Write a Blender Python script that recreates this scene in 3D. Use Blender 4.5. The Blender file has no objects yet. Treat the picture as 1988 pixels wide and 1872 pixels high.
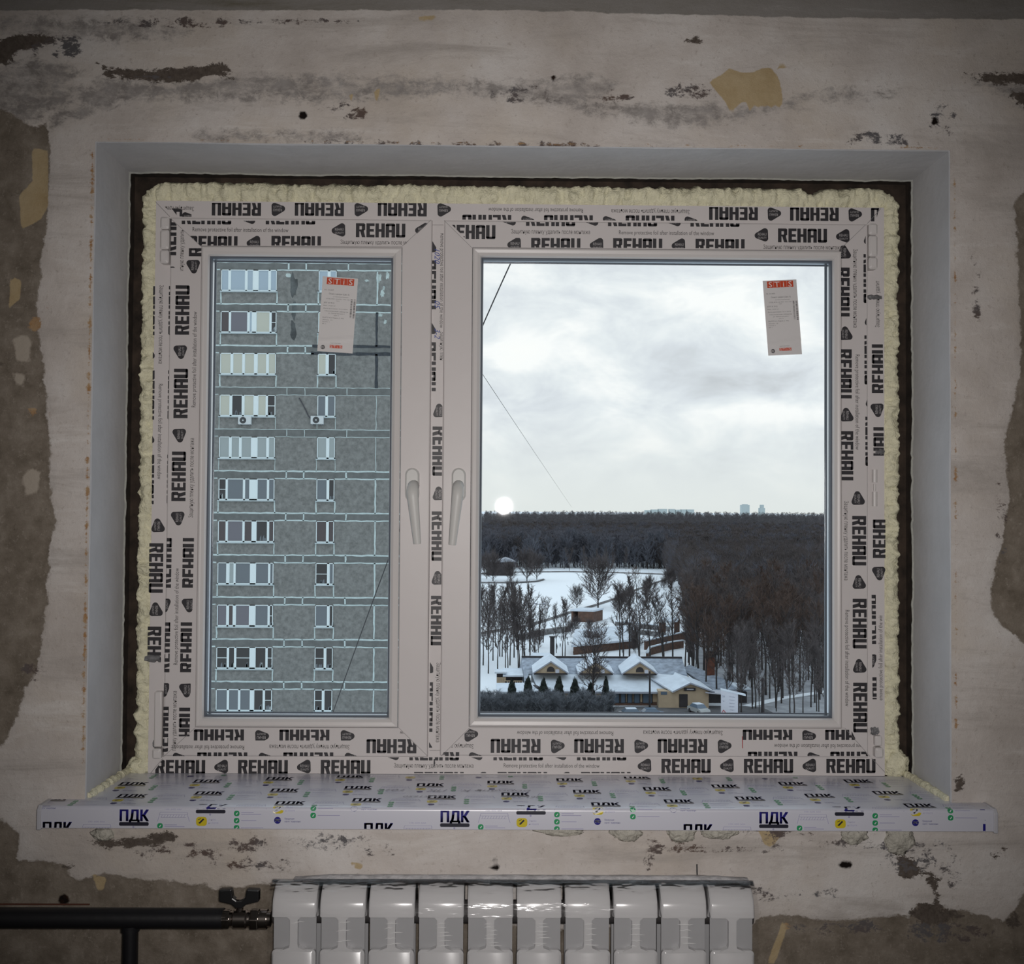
import bpy, bmesh, math, random
import numpy as np
from mathutils import Vector, Matrix, noise as mnoise

# ------------------------------------------------------------------ camera
F_PX, CX, CY = 2150.0, 994.0, 936.0
D, EZ = 2.15, 1.35                        # distance eye - frame face (y=0), eye height
YAW, PITCH, ROLL = math.radians(0.62), math.radians(1.34), 0.0068
GZ = EZ - 31.0                            # the park is 31 m below the eye
scene = bpy.context.scene
COL = scene.collection
fw = Vector((math.sin(YAW)*math.cos(PITCH), math.cos(YAW)*math.cos(PITCH), math.sin(PITCH)))
r0 = fw.cross(Vector((0, 0, 1))).normalized()
u0 = r0.cross(fw).normalized()
rt = r0*math.cos(ROLL) + u0*math.sin(ROLL)
up = u0*math.cos(ROLL) - r0*math.sin(ROLL)
EYE = Vector((0, -D, EZ))
cam_d = bpy.data.cameras.new('camera')
cam_d.sensor_fit = 'HORIZONTAL'; cam_d.sensor_width = 36.0
cam_d.lens = 36.0*F_PX/1988.0
cam_d.clip_start = 0.05; cam_d.clip_end = 20000
cam = bpy.data.objects.new('camera', cam_d); COL.objects.link(cam)
m = Matrix.Identity(4)
for i in range(3):
    m[i][0] = rt[i]; m[i][1] = up[i]; m[i][2] = -fw[i]; m[i][3] = EYE[i]
cam.matrix_world = m
scene.camera = cam

# ------------------------------------------------------------------ sky
world = bpy.data.worlds.new('overcast_sky'); scene.world = world; world.use_nodes = True
wn = world.node_tree; wn.nodes.clear()
def WN(t, **k):
    n = wn.nodes.new(t)
    for a, b in k.items(): setattr(n, a, b)
    return n
def wmath(op, a, b=None, c=None):
    n = WN('ShaderNodeMath', operation=op)
    for i, v in enumerate((a, b, c)):
        if v is None: continue
        if isinstance(v, (int, float)): n.inputs[i].default_value = v
        else: wn.links.new(v, n.inputs[i])
    return n.outputs[0]
tc = WN('ShaderNodeTexCoord'); sx = WN('ShaderNodeSeparateXYZ'); wn.links.new(tc.outputs['Generated'], sx.inputs[0])
yy = wmath('MAXIMUM', wmath('ABSOLUTE', sx.outputs[1]), 0.12)
U = wmath('DIVIDE', sx.outputs[0], yy); V = wmath('DIVIDE', sx.outputs[2], yy)
cb = WN('ShaderNodeCombineXYZ'); wn.links.new(U, cb.inputs[0]); wn.links.new(wmath('MULTIPLY', V, 1.9), cb.inputs[1]); cb.inputs[2].default_value = 3.7
nz = WN('ShaderNodeTexNoise'); nz.inputs['Scale'].default_value = 13.0; nz.inputs['Detail'].default_value = 8; nz.inputs['Roughness'].default_value = 0.60
nz.inputs['Distortion'].default_value = 0.35
wn.links.new(cb.outputs[0], nz.inputs['Vector'])
def blob(u, v, su, sv, amp):
    a = wmath('DIVIDE', wmath('SUBTRACT', U, u), su); b = wmath('DIVIDE', wmath('SUBTRACT', V, v), sv)
    r = wmath('ADD', wmath('MULTIPLY', a, a), wmath('MULTIPLY', b, b))
    return wmath('MULTIPLY', wmath('POWER', 2.718, wmath('MULTIPLY', r, -1.0)), amp)
tot = wmath('MULTIPLY', wmath('SUBTRACT', nz.outputs[0], 0.5), 1.0)
for px, py, su, sv, amp in [(1010, 690, 50, 40, .28), (1400, 590, 110, 55, .22), (1545, 640, 60, 50, .22), (1490, 800, 120, 30, .26),
                            (1290, 710, 90, 45, -.20), (1420, 745, 110, 38, -.22), (1560, 700, 50, 60, -.08), (1150, 590, 120, 30, -.08), (1350, 570, 60, 25, -.06), (1120, 860, 150, 55, -.08), (1100, 600, 90, 40, .08),
                            (1200, 760, 60, 25, .10), (1520, 880, 150, 45, -.05), (985, 960, 70, 40, .12)]:
    tot = wmath('ADD', tot, blob((px-972)/F_PX, (988-py)/F_PX, su/F_PX, sv/F_PX, amp))
ramp = WN('ShaderNodeValToRGB'); e = ramp.color_ramp.elements
e[0].position = 0.0; e[0].color = (.44, .47, .51, 1)
e[1].position = 1.0; e[1].color = (1.0, 1.0, .98, 1)
for p, c in [(.26, (.60, .63, .66, 1)), (.44, (.72, .76, .80, 1)), (.58, (.82, .86, .88, 1)), (.76, (.98, .99, .98, 1))]:
    q = e.new(p); q.color = c
wn.links.new(wmath('ADD', tot, 0.57), ramp.inputs[0])
# warm pale band just above the horizon, bluer above
hz = WN('ShaderNodeMapRange'); hz.inputs['From Min'].default_value = 0.0; hz.inputs['From Max'].default_value = 0.09
wn.links.new(V, hz.inputs[0])
mx = WN('ShaderNodeMix', data_type='RGBA'); mx.inputs[6].default_value = (.77, .80, .785, 1)
wn.links.new(hz.outputs[0], mx.inputs[0]); wn.links.new(ramp.outputs[0], mx.inputs[7])
# the unseen upper sky is even, slightly blue overcast
hz2 = WN('ShaderNodeMapRange'); hz2.inputs['From Min'].default_value = 0.30; hz2.inputs['From Max'].default_value = 0.7
wn.links.new(V, hz2.inputs[0])
mx2 = WN('ShaderNodeMix', data_type='RGBA'); mx2.inputs[7].default_value = (.86, .98, 1.09, 1)
wn.links.new(hz2.outputs[0], mx2.inputs[0]); wn.links.new(mx.outputs[2], mx2.inputs[6])
bg = WN('ShaderNodeBackground'); bg.inputs[1].default_value = 1.10
wo = WN('ShaderNodeOutputWorld'); wn.links.new(mx2.outputs[2], bg.inputs[0]); wn.links.new(bg.outputs[0], wo.inputs[0])

# ------------------------------------------------------------------ the camera's flash
ld = bpy.data.lights.new('camera_flash', 'SPOT'); ld.energy = 90; ld.spot_size = math.radians(84); ld.spot_blend = 1.0
ld.shadow_soft_size = 0.028; ld.color = (1.0, .955, .93)
lo = bpy.data.objects.new('camera_flash', ld); COL.objects.link(lo)
lo.location = EYE + Vector((0.016, 0.03, 0.006)); lo.rotation_euler = (math.radians(90.6), 0, math.radians(-1.2))

vs = scene.view_settings
vs.view_transform = 'Standard'; vs.look = 'None'; vs.exposure = 0.0; vs.gamma = 1.0; vs.use_curve_mapping = False

# ------------------------------------------------------------------ helpers
def at(px, py, Y):
    d = fw + rt*((px-CX)/F_PX) - up*((py-CY)/F_PX)
    t = (Y + D)/d.y
    return EYE + d*t
def XZ(px, py, Y):
    p = at(px, py, Y); return (p.x, p.z)
def onground(px, py, z=None):
    z = GZ if z is None else z
    d = fw + rt*((px-CX)/F_PX) - up*((py-CY)/F_PX)
    return EYE + d*((z-EZ)/d.z)
def rectpx(tl, tr, br, bl, Y):
    a, b, c, d = [XZ(p[0], p[1], Y) for p in (tl, tr, br, bl)]
    return ((a[0]+d[0])/2, (b[0]+c[0])/2, (c[1]+d[1])/2, (a[1]+b[1])/2)   # x0,x1,z0,z1

MATS = {}
def mat(name, col, rough=.6, vary=0, scale=20., metal=0, spec=.5, bump=0, bscale=60., col2=None, coat=0, crough=.08):
    if name in MATS: return MATS[name]
    mt = bpy.data.materials.new(name); mt.use_nodes = True
    nt = mt.node_tree; b = nt.nodes['Principled BSDF']
    b.inputs['Base Color'].default_value = (*col, 1); b.inputs['Roughness'].default_value = rough
    b.inputs['Metallic'].default_value = metal; b.inputs['Specular IOR Level'].default_value = spec
    b.inputs['Coat Weight'].default_value = coat; b.inputs['Coat Roughness'].default_value = crough
    if vary or col2 or bump:
        t = nt.nodes.new('ShaderNodeTexCoord')
    if vary or col2:
        n = nt.nodes.new('ShaderNodeTexNoise'); n.inputs['Scale'].default_value = scale; n.inputs['Detail'].default_value = 5
        n.inputs['Roughness'].default_value = .6
        nt.links.new(t.outputs['Object'], n.inputs['Vector'])
        r = nt.nodes.new('ShaderNodeValToRGB'); nt.links.new(n.outputs[0], r.inputs[0])
        c2 = col2 or tuple(min(1, c*(1+vary)) for c in col); c1 = col if col2 else tuple(c*(1-vary) for c in col)
        r.color_ramp.elements[0].position = .32; r.color_ramp.elements[0].color = (*c1, 1)
        r.color_ramp.elements[1].position = .68; r.color_ramp.elements[1].color = (*c2, 1)
        nt.links.new(r.outputs[0], b.inputs['Base Color'])
    if bump:
        n2 = nt.nodes.new('ShaderNodeTexNoise'); n2.inputs['Scale'].default_value = bscale; n2.inputs['Detail'].default_value = 4
        nt.links.new(t.outputs['Object'], n2.inputs['Vector'])
        bp = nt.nodes.new('ShaderNodeBump'); bp.inputs['Strength'].default_value = bump; bp.inputs['Distance'].default_value = .01
        nt.links.new(n2.outputs[0], bp.inputs['Height']); nt.links.new(bp.outputs[0], b.inputs['Normal'])
    MATS[name] = mt; return mt

def tag(o, label=None, cat=None, group=None, kind=None):
    if label: o['label'] = label
    if cat: o['category'] = cat
    if group: o['group'] = group
    if kind: o['kind'] = kind
    return o
def empty(name, loc=(0, 0, 0), rz=0, **k):
    o = bpy.data.objects.new(name, None); COL.objects.link(o); o.location = loc; o.rotation_euler = (0, 0, rz)
    o.empty_display_size = .05
    return tag(o, **k)
def copy_tree(o, parent=None):
    c = o.copy(); COL.objects.link(c); c.parent = parent
    for ch in list(o.children): copy_tree(ch, c)
    return c

class MB:
    """collects geometry and links it as one mesh object"""
    def __init__(s): s.v = []; s.f = []; s.mi = []
    def add(s, vs_, fs, mi=0):
        k = len(s.v); s.v += [tuple(v) for v in vs_]; s.f += [tuple(i+k for i in f) for f in fs]; s.mi += [mi]*len(fs)
    def box(s, a, b, mi=0):
        x0, y0, z0 = a; x1, y1, z1 = b
        s.add([(x0,y0,z0),(x1,y0,z0),(x1,y1,z0),(x0,y1,z0),(x0,y0,z1),(x1,y0,z1),(x1,y1,z1),(x0,y1,z1)],
              [(0,3,2,1),(4,5,6,7),(0,1,5,4),(1,2,6,5),(2,3,7,6),(3,0,4,7)], mi)
    def rbox(s, a, b, r, axis=1, seg=4, mi=0, bev=0.0):
        """box with rounded outline in the plane across `axis`, small front bevel"""
        lo = list(a); hi = list(b); ax = [i for i in range(3) if i != axis]
        pts = []
        for cx, cz, a0 in ((hi[ax[0]]-r, hi[ax[1]]-r, 0), (lo[ax[0]]+r, hi[ax[1]]-r, 90), (lo[ax[0]]+r, lo[ax[1]]+r, 180), (hi[ax[0]]-r, lo[ax[1]]+r, 270)):
            for k in range(seg+1):
                t = math.radians(a0+90*k/seg); pts.append((cx+r*math.cos(t), cz+r*math.sin(t)))
        cxm = (lo[ax[0]]+hi[ax[0]])/2; czm = (lo[ax[1]]+hi[ax[1]])/2
        def ins(p, d):
            w = (hi[ax[0]]-lo[ax[0]])/2; h = (hi[ax[1]]-lo[ax[1]])/2
            return (cxm+(p[0]-cxm)*(w-d)/w, czm+(p[1]-czm)*(h-d)/h)
        rings = [(lo[axis], bev), (lo[axis]+bev, 0), (hi[axis], 0)] if bev else [(lo[axis], 0), (hi[axis], 0)]
        n = len(pts); vv = []
        for y, d in rings:
            for p in pts:
                q = ins(p, d) if d else p; v = [0, 0, 0]; v[axis] = y; v[ax[0]] = q[0]; v[ax[1]] = q[1]; vv.append(tuple(v))
        ff = [tuple(range(n)), tuple(reversed(range((len(rings)-1)*n, len(rings)*n)))]
        for k in range(len(rings)-1):
            for i in range(n):
                j = (i+1) % n; ff.append((k*n+i, (k+1)*n+i, (k+1)*n+j, k*n+j))
        s.add(vv, ff, mi)
    def loft(s, loops, closed=True, caps=False, mi=0):
        n = len(loops[0]); vv = [p for l in loops for p in l]; ff = []
        for k in range(len(loops)-1):
            for i in range(n if closed else n-1):
                j = (i+1) % n; ff.append((k*n+i, k*n+j, (k+1)*n+j, (k+1)*n+i))
        if caps: ff.append(tuple(reversed(range(n)))); ff.append(tuple(range((len(loops)-1)*n, len(loops)*n)))
        s.add(vv, ff, mi)
    def rects(s, seq, mi=0):
        """ring profile: seq of ((x0,x1,z0,z1), y)"""
        s.loft([[(r[0],y,r[2]),(r[1],y,r[2]),(r[1],y,r[3]),(r[0],y,r[3])] for r, y in seq], mi=mi)
    def tube(s, pts, rad, seg=8, mi=0, caps=True):
        pts = [Vector(p) for p in pts]; loops = []
        rr = rad if isinstance(rad, (list, tuple)) else [rad]*len(pts)
        ref = None
        for i, p in enumerate(pts):
            t = (pts[min(i+1, len(pts)-1)]-pts[max(i-1, 0)]).normalized()
            if ref is None:
                ref = t.cross(Vector((0.3, .2, 1))); 
                if ref.length < 1e-3: ref = t.cross(Vector((1, 0, 0)))
                ref.normalize()
            ref = (ref - t*ref.dot(t)).normalized(); b = t.cross(ref)
            loops.append([tuple(p+(ref*math.cos(2*math.pi*k/seg)+b*math.sin(2*math.pi*k/seg))*rr[i]) for k in range(seg)])
        s.loft(loops, caps=caps, mi=mi)
    def prism(s, poly, d, mi=0):
        """3D polygon extruded by vector d"""
        n = len(poly); d = Vector(d); a = [tuple(p) for p in poly]; b = [tuple(Vector(p)+d) for p in poly]
        s.add(a+b, [tuple(range(n)), tuple(reversed(range(n, 2*n)))]+[(i, i+n, (i+1) % n+n, (i+1) % n) for i in range(n)], mi)
    def build(s, name, mats, parent=None, smooth=False, fix=True, bevel=0):
        me = bpy.data.meshes.new(name); me.from_pydata(s.v, [], s.f)
        for m_ in (mats if isinstance(mats, (list, tuple)) else [mats]): me.materials.append(m_)
        me.polygons.foreach_set('material_index', s.mi)
        if fix:
            bm = bmesh.new(); bm.from_mesh(me); bmesh.ops.recalc_face_normals(bm, faces=bm.faces); bm.to_mesh(me); bm.free()
        if smooth:
            me.polygons.foreach_set('use_smooth', [True]*len(me.polygons))
            try: me.set_sharp_from_angle(angle=math.radians(40))
            except Exception: pass
        me.update()
        o = bpy.data.objects.new(name, me); COL.objects.link(o)
        if parent: o.parent = parent
        if bevel:
            bv = o.modifiers.new('bevel', 'BEVEL'); bv.width = bevel; bv.segments = 2; bv.limit_method = 'ANGLE'
        return o

# ---- flat lettering -------------------------------------------------
_tc = {}
def text_tris(s, shear=0.0):
    """triangles of a line of text, cap height 1, starting at x=0"""
    key = (s, shear)
    if key in _tc: return _tc[key]
    cu = bpy.data.curves.new('t', 'FONT'); cu.body = s; cu.size = 1; cu.fill_mode = 'FRONT'; cu.resolution_u = 2; cu.shear = shear
    ob = bpy.data.objects.new('t', cu); COL.objects.link(ob)
    dg = bpy.context.evaluated_depsgraph_get(); ev = ob.evaluated_get(dg); me = ev.to_mesh()
    me.calc_loop_triangles()
    vs_ = [(v.co.x, v.co.y) for v in me.vertices]
    tr = [[vs_[i] for i in t.vertices] for t in me.loop_triangles]
    ev.to_mesh_clear(); bpy.data.objects.remove(ob); bpy.data.curves.remove(cu)
    if not tr: tr = []
    xs = [p[0] for t in tr for p in t] or [0, 1]
    cap = 0.70
    x0 = min(xs); w = (max(xs)-x0)/cap
    tr = [[((p[0]-x0)/cap, p[1]/cap) for p in t] for t in tr]
    _tc[key] = (tr, w); return _tc[key]
def clip_half(poly, a, b):
    out = []
    n = len(poly)
    def side(p): return (b[0]-a[0])*(p[1]-a[1])-(b[1]-a[1])*(p[0]-a[0])
    for i in range(n):
        p, q = poly[i], poly[(i+1) % n]; sp, sq = side(p), side(q)
        if sp >= 0: out.append(p)
        if (sp >= 0) != (sq >= 0):
            t = sp/(sp-sq); out.append((p[0]+(q[0]-p[0])*t, p[1]+(q[1]-p[1])*t))
    return out
def clip(poly, conv):
    for i in range(len(conv)):
        if len(poly) < 3: return []
        poly = clip_half(poly, conv[i], conv[(i+1) % len(conv)])
    return poly if len(poly) >= 3 else []
def ccw(poly):
    a = sum(poly[i][0]*poly[(i+1) % len(poly)][1]-poly[(i+1) % len(poly)][0]*poly[i][1] for i in range(len(poly)))
    return poly if a > 0 else poly[::-1]
def R4(x0, y0, x1, y1): return [(x0, y0), (x1, y0), (x1, y1), (x0, y1)]
# heavy slab capitals of the foil print, height 1
GL = {
 'R': [R4(0,0,.25,1), [(.25,.80),(.52,.80),(.66,.93),(.58,1),(.25,1)], [(.42,.52),(.66,.52),(.66,.93),(.52,.86),(.42,.80)], R4(.25,.42,.58,.56), [(.30,.44),(.56,.44),(.68,0),(.43,0)]],
 'E': [R4(0,0,.25,1), R4(.25,0,.58,.19), R4(.25,.41,.53,.59), R4(.25,.81,.58,1)],
 'H': [R4(0,0,.25,1), R4(.42,0,.67,1), R4(.25,.41,.42,.59)],
 'A': [R4(0,0,.25,.93), R4(.42,0,.67,.93), [(0,.82),(.67,.82),(.67,.93),(.60,1),(.07,1),(0,.93)], R4(.25,.36,.42,.54)],
 'U': [R4(0,.07,.25,1), R4(.42,.07,.67,1), [(.07,0),(.60,0),(.67,.07),(.67,.18),(0,.18),(0,.07)]],
}
GX = {'R': 0, 'E': .745, 'H': 1.385, 'A': 2.115, 'U': 2.845}
GW = 3.515
def badge_poly():
    pts = []
    V3 = [(-.30, -.02), (.22, .30), (.24, -.22)]; r = .22
    # rounded triangle, apex left
    for i, (c, a0, a1) in enumerate([(V3[1], -8, 118), (V3[0], 118, 242), (V3[2], 242, 352)]):
        for k in range(7):
            t = math.radians(a0+(a1-a0)*k/6); pts.append((c[0]+r*math.cos(t), c[1]+r*math.sin(t)))
    return pts
class Print:
    """flat print collected as convex polygons in the (X,Z) plane"""
    def __init__(s): s.p = []
    def put(s, polys, pos, h, rot=0, sxx=1.0, clipto=None, mi=0):
        c, n = math.cos(math.radians(rot)), math.sin(math.radians(rot))
        for q in polys:
            q = [((x*sxx)*h, y*h) for x, y in q]
            q = [(pos[0]+x*c-y*n, pos[1]+x*n+y*c) for x, y in q]
            if clipto:
                for cv in (clipto if isinstance(clipto[0], list) else [clipto]):
                    q = clip(ccw(q), cv)
                    if not q: break
            if q: s.p.append((q, mi))
    def rehau(s, pos, rot=0, h=.027, clipto=None):
        """pos = middle of the word"""
        for ch in 'REHAU':
            s.put([[(x+GX[ch]-GW/2, y-.5) for x, y in q] for q in GL[ch]], pos, h, rot, 1.0, clipto)
    def badge(s, pos, rot=0, h=.027, clipto=None):
        s.put([badge_poly()], pos, h, rot, 1.0, clipto)
        for wd, dy, hh in (('REHAU', -.02, .20), ('QUALITY', -.24, .14)):
            tr, w = text_tris(wd); k = hh; sx_ = .62/(w*k)
            s.put([[((x-w/2)*k*sx_+.03, y*k+dy) for x, y in t] for t in tr], pos, h, rot, 1.0, clipto, 1)
    def text(s, txt, pos, rot=0, h=.007, width=None, clipto=None, mi=0, shear=0, anchor='c'):
        tr, w = text_tris(txt, shear)
        sx_ = (width/(w*h)) if width else 1.0
        off = w/2 if anchor == 'c' else 0
        s.put([[((x-off), y-.5) for x, y in t] for t in tr], pos, h, rot, sx_, clipto, mi)
    def poly(s, q, mi=0, clipto=None):
        if clipto: q = clip(ccw(q), clipto)
        if q: s.p.append((q, mi))
    def build(s, name, mats, fn, parent=None, lift=.00012):
        mb = MB()
        for q, mi in s.p:
            q = ccw(q)
            mb.add([fn(x, z, lift*(1+mi)) for x, z in q], [tuple(range(len(q)))], mi)
        return mb.build(name, mats, parent, fix=False)
# ================================================================== ROOM
WY = -0.19                                   # face of the window wall
RX0, RX1, RBACK, RCEIL = -1.65, 1.75, -3.9, 2.62
IN = rectpx((250,338),(1772,352),(1766,1500),(241,1500), 0.0)      # reveal, inner edge
OP = (IN[0]-.0, IN[1]+.0, XZ(900,1572,WY-.047)[1]-.042, IN[3])     # hole in the wall face
def poly_sd(px, pz, poly):
    """signed distance, + inside"""
    d = np.full(px.shape, 1e9); inside = np.zeros(px.shape, bool); n = len(poly)
    for i in range(n):
        ax, az = poly[i]; bx, bz = poly[(i+1) % n]
        ex, ez = bx-ax, bz-az; wx, wz = px-ax, pz-az
        t = np.clip((wx*ex+wz*ez)/(ex*ex+ez*ez+1e-12), 0, 1)
        d = np.minimum(d, (wx-ex*t)**2+(wz-ez*t)**2)
        c = ((az <= pz) & (bz > pz)) | ((bz <= pz) & (az > pz))
        xx = ax+(pz-az)/(bz-az+1e-12)*(bx-ax)
        inside ^= c & (px < xx)
    return np.where(inside, 1, -1)*np.sqrt(d)
def W2(pts): return [XZ(a, b, WY) for a, b in pts]
BARE = [
 [(-400,190),(0,205),(60,245),(95,232),(96,290),(92,420),(80,500),(70,575),(75,650),(88,730),(92,800),(97,900),(100,980),(108,1010),(100,1040),(95,1120),(82,1250),(76,1290),(50,1340),(25,1410),(0,1452),(-400,1470)],
 [(-400,1590),(0,1591),(40,1622),(32,1664),(38,1672),(87,1672),(143,1684),(126,1696),(150,1708),(204,1696),(248,1706),(300,1708),(350,1716),(423,1724),(534,1713),(640,1740),(1000,1800),(1460,1800),(1471,1782),(1542,1778),(1619,1788),(1696,1785),(1737,1773),(1767,1779),(1784,1754),(1829,1761),(1903,1776),(1950,1791),(1962,1776),(1980,1752),(1992,1735),(2500,1690),(2500,3200),(-400,3200)],
 [(1992,362),(1968,403),(1976,472),(1982,636),(1980,741),(1965,800),(1950,853),(1957,963),(1946,1049),(1927,1124),(1924,1154),(1931,1195),(1946,1217),(1992,1250),(2500,1260),(2500,350)],
]
TOPB = [(-400,-600),(2500,-600),(2500,44),(1988,38),(1540,34),(1000,20),(700,20),(300,19),(0,20),(-400,20)]
GREY = [
 [(210,186),(140,200),(95,215),(40,250),(0,290),(-60,330),(-60,130),(0,130),(40,120),(120,118),(150,140),(110,175),(190,165)],
 [(0,42),(60,38),(250,40),(350,48),(370,64),(250,74),(150,78),(80,66),(0,62)],
 [(190,150),(330,162),(450,152),(620,150),(760,152),(900,160),(965,166),(960,178),(860,180),(760,192),(640,192),(540,190),(440,192),(330,190),(240,196),(150,228),(95,246),(100,226),(150,204)],
 [(1110,206),(1140,200),(1300,208),(1390,204),(1430,215),(1500,212),(1560,190),(1610,178),(1745,182),(1700,188),(1610,190),(1540,206),(1470,222),(1430,232),(1340,246),(1290,240),(1200,226),(1150,216)],
 [(900,160),(1060,160),(1120,150),(1200,160),(1170,190),(1100,206),(1000,195),(905,178)],
 [(380,265),(430,258),(540,260),(600,255),(700,262),(715,270),(640,274),(400,272)],
 [(1870,150),(2060,140),(2060,210),(1985,212),(1940,180)],
]
DARK = [
 [(188,125),(210,131),(260,136),(330,133),(395,127),(430,122),(448,134),(452,150),(400,150),(372,157),(330,160),(300,156),(250,152),(205,147),(192,140)],
 [(-80,72),(0,74),(45,66),(85,70),(118,81),(80,86),(45,95),(30,110),(10,125),(-80,118)],
 [(1872,142),(1930,145),(2060,138),(2060,160),(1960,164),(1905,157)],
 [(1948,183),(2060,176),(2060,214),(1990,208)],
 [(1768,1778),(1785,1752),(1829,1762),(1870,1778),(1800,1800)],
 [(1955,1796),(1975,1770),(1985,1800),(1960,1812)],
 [(1744,1662),(1775,1664),(1790,1690),(1830,1705),(1812,1716),(1790,1702),(1760,1706),(1745,1702)],
 [(1796,1700),(1820,1708),(1822,1740),(1814,1760),(1812,1720)],
 [(175,1636),(230,1628),(330,1618),(350,1628),(300,1645),(210,1648)],
 [(1924,1660),(1950,1650),(1948,1660),(1930,1668)],
 [(1853,1510),(1866,1500),(1870,1530),(1858,1538)],
 [(1330,80),(1350,68),(1362,80),(1345,84)],
 [(120,1683),(146,1683),(126,1690)],
]
OCHRE = [
 [(1375,158),(1400,146),(1416,133),(1440,141),(1461,141),(1480,132),(1496,131),(1512,150),(1518,175),(1519,203),(1510,212),(1502,200),(1495,212),(1484,199),(1476,214),(1466,202),(1456,216),(1448,198),(1440,199),(1425,212),(1419,231),(1415,212),(1408,198),(1392,178)],
 [(1508,124),(1526,122),(1528,131),(1512,132)],
 [(60,285),(92,292),(93,400),(78,425),(40,446),(36,380),(62,350)],
 [(1468,1606),(1527,1606),(1515,1625),(1498,1646),(1484,1640)],
 [(812,32),(850,30),(842,40),(815,42)], [(726,175),(738,170),(736,195),(728,195)], [(676,182),(686,182),(682,196)],
 [(680,1674),(705,1676),(704,1690),(686,1686)],
 [(175,1695),(205,1706),(200,1730),(190,1730)],
 [(1520,1790),(1530,1800),(1505,1872),(1490,1872)],
 [(20,535),(40,545),(38,580),(15,600)], 
]
PALE = [[(42,925),(60,910),(78,915),(72,955),(50,962)], [(25,660),(45,650),(62,665),(55,700),(30,700)], [(20,720),(50,728),(45,750),(28,745)],
        [(1850,1590),(1890,1600),(1870,1620)]]
HOLES = [(588,224,9),(1075,152,6),(1815,236,8),(1646,1679,8),(1634,1678,7),(962,1684,7),(947,1682,3.5),(979,1682,3.5),(961,1667,4),(123,1748,11),(1354,1678,0)]
FLAKE = [(1840,1815,110,34),(1640,1800,120,20),(1760,1672,90,42),(1850,1690,40,50),(640,1636,110,20),(360,1650,120,26),(650,1640,90,30),(730,1650,60,20),(1300,1640,60,24),(470,1640,70,24),(1262,1648,22,46),(1500,1738,75,18),(1600,1735,40,16),(1500,1615,120,14),(1370,1650,200,10),(500,1680,140,16),
         (1200,190,60,22),(680,215,60,25),(1020,190,90,30),(1340,180,60,30),(300,150,60,10),(1700,270,90,20),(900,280,500,12),(1830,230,40,50),(330,45,220,14),(600,42,160,10),(120,90,70,40),(60,1300,40,30),(1895,560,14,160),(1945,1000,20,160),(1500,1630,30,14),(1720,1640,200,16)]
xs = np.unique(np.concatenate([np.arange(RX0, RX1+.001, .0075), [OP[0], OP[1]]]))
zs = np.unique(np.concatenate([np.arange(0.0, .5, .03), np.arange(.5, 2.4, .0075), np.arange(2.4, RCEIL, .03), [RCEIL, OP[2], OP[3]]]))
GXX, GZZ = np.meshgrid(xs, zs, indexing='ij')
nx, nz_ = GXX.shape
def multi(polys):
    r = np.full(GXX.shape, -1e9)
    for p in polys: r = np.maximum(r, poly_sd(GXX, GZZ, W2(p)))
    return r
att = {'bare': multi(BARE), 'top': multi([TOPB]), 'grey': multi(GREY), 'dark': multi(DARK), 'ochre': multi(OCHRE), 'pale': multi(PALE)}
fl = np.full(GXX.shape, 0.0)
for a, b, ra, rb in FLAKE:
    x, z = XZ(a, b, WY); q = np.sqrt(((GXX-x)/(ra/1097))**2+((GZZ-z)/(rb/1097))**2); fl = np.maximum(fl, np.clip(1.35-q*.75, 0, 1))
att['flake'] = fl
rust = np.full(GXX.shape, -1.0)
zr = (GZZ > XZ(170,1490,WY)[1]) & (GZZ < XZ(180,290,WY)[1])
rust = np.where(zr, .0045-np.abs(GXX-(OP[0]-.0045)), -1.0)
rust = np.maximum(rust, np.where(zr, .003-np.abs(GXX-(OP[1]+.008)), -1.0))
rust = np.maximum(rust, np.where((GXX > OP[0]) & (GXX < OP[1]), .002-np.abs(GZZ-(OP[3]+.004)), -1))
for a, b, r in [(98,803,8),(95,595,7),(60,800,12),(66,630,18),(130,1465,5),(118,1190,4),(125,1200,4),(1530,1800,10)]:
    x, z = XZ(a, b, WY); rust = np.maximum(rust, r/1097-np.hypot(GXX-x, GZZ-z))
att['rust'] = rust
hole = np.full(GXX.shape, -1.0)
for a, b, r in HOLES:
    x, z = XZ(a, b, WY); hole = np.maximum(hole, r/1097-np.hypot(GXX-x, GZZ-z))
att['hole'] = hole
inside = lambda x, z: OP[0]-1e-6 < x < OP[1]+1e-6 and OP[2]-1e-6 < z < OP[3]+1e-6
rng = np.random.RandomState(4)
verts = []; faces = []
YO = np.zeros(GXX.shape)
ins_bare = np.clip((att['bare']+.004)/.008, 0, 1)
YO += ins_bare*.0025                                     # bare concrete lies 2.5 mm behind the plaster
for i in range(nx):
    for j in range(nz_):
        verts.append((xs[i], WY+YO[i, j]+.0012*mnoise.noise((xs[i]*6, zs[j]*9, 0)), zs[j]))
for i in range(nx-1):
    for j in range(nz_-1):
        if inside((xs[i]+xs[i+1])/2, (zs[j]+zs[j+1])/2): continue
        a = i*nz_+j; faces.append((a, a+nz_, a+nz_+1, a+1))
me = bpy.data.meshes.new('wall_front'); me.from_pydata(verts, [], faces)
for k, v in att.items():
    A = me.attributes.new(k, 'FLOAT', 'POINT'); A.data.foreach_set('value', np.ascontiguousarray(v, dtype=np.float32).ravel())
me.polygons.foreach_set('use_smooth', [True]*len(me.polygons))
wall = bpy.data.objects.new('wall_front', me); COL.objects.link(wall)
tag(wall, 'window wall of scraped pale plaster with bare grey concrete patches', 'wall', kind='structure')

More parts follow.
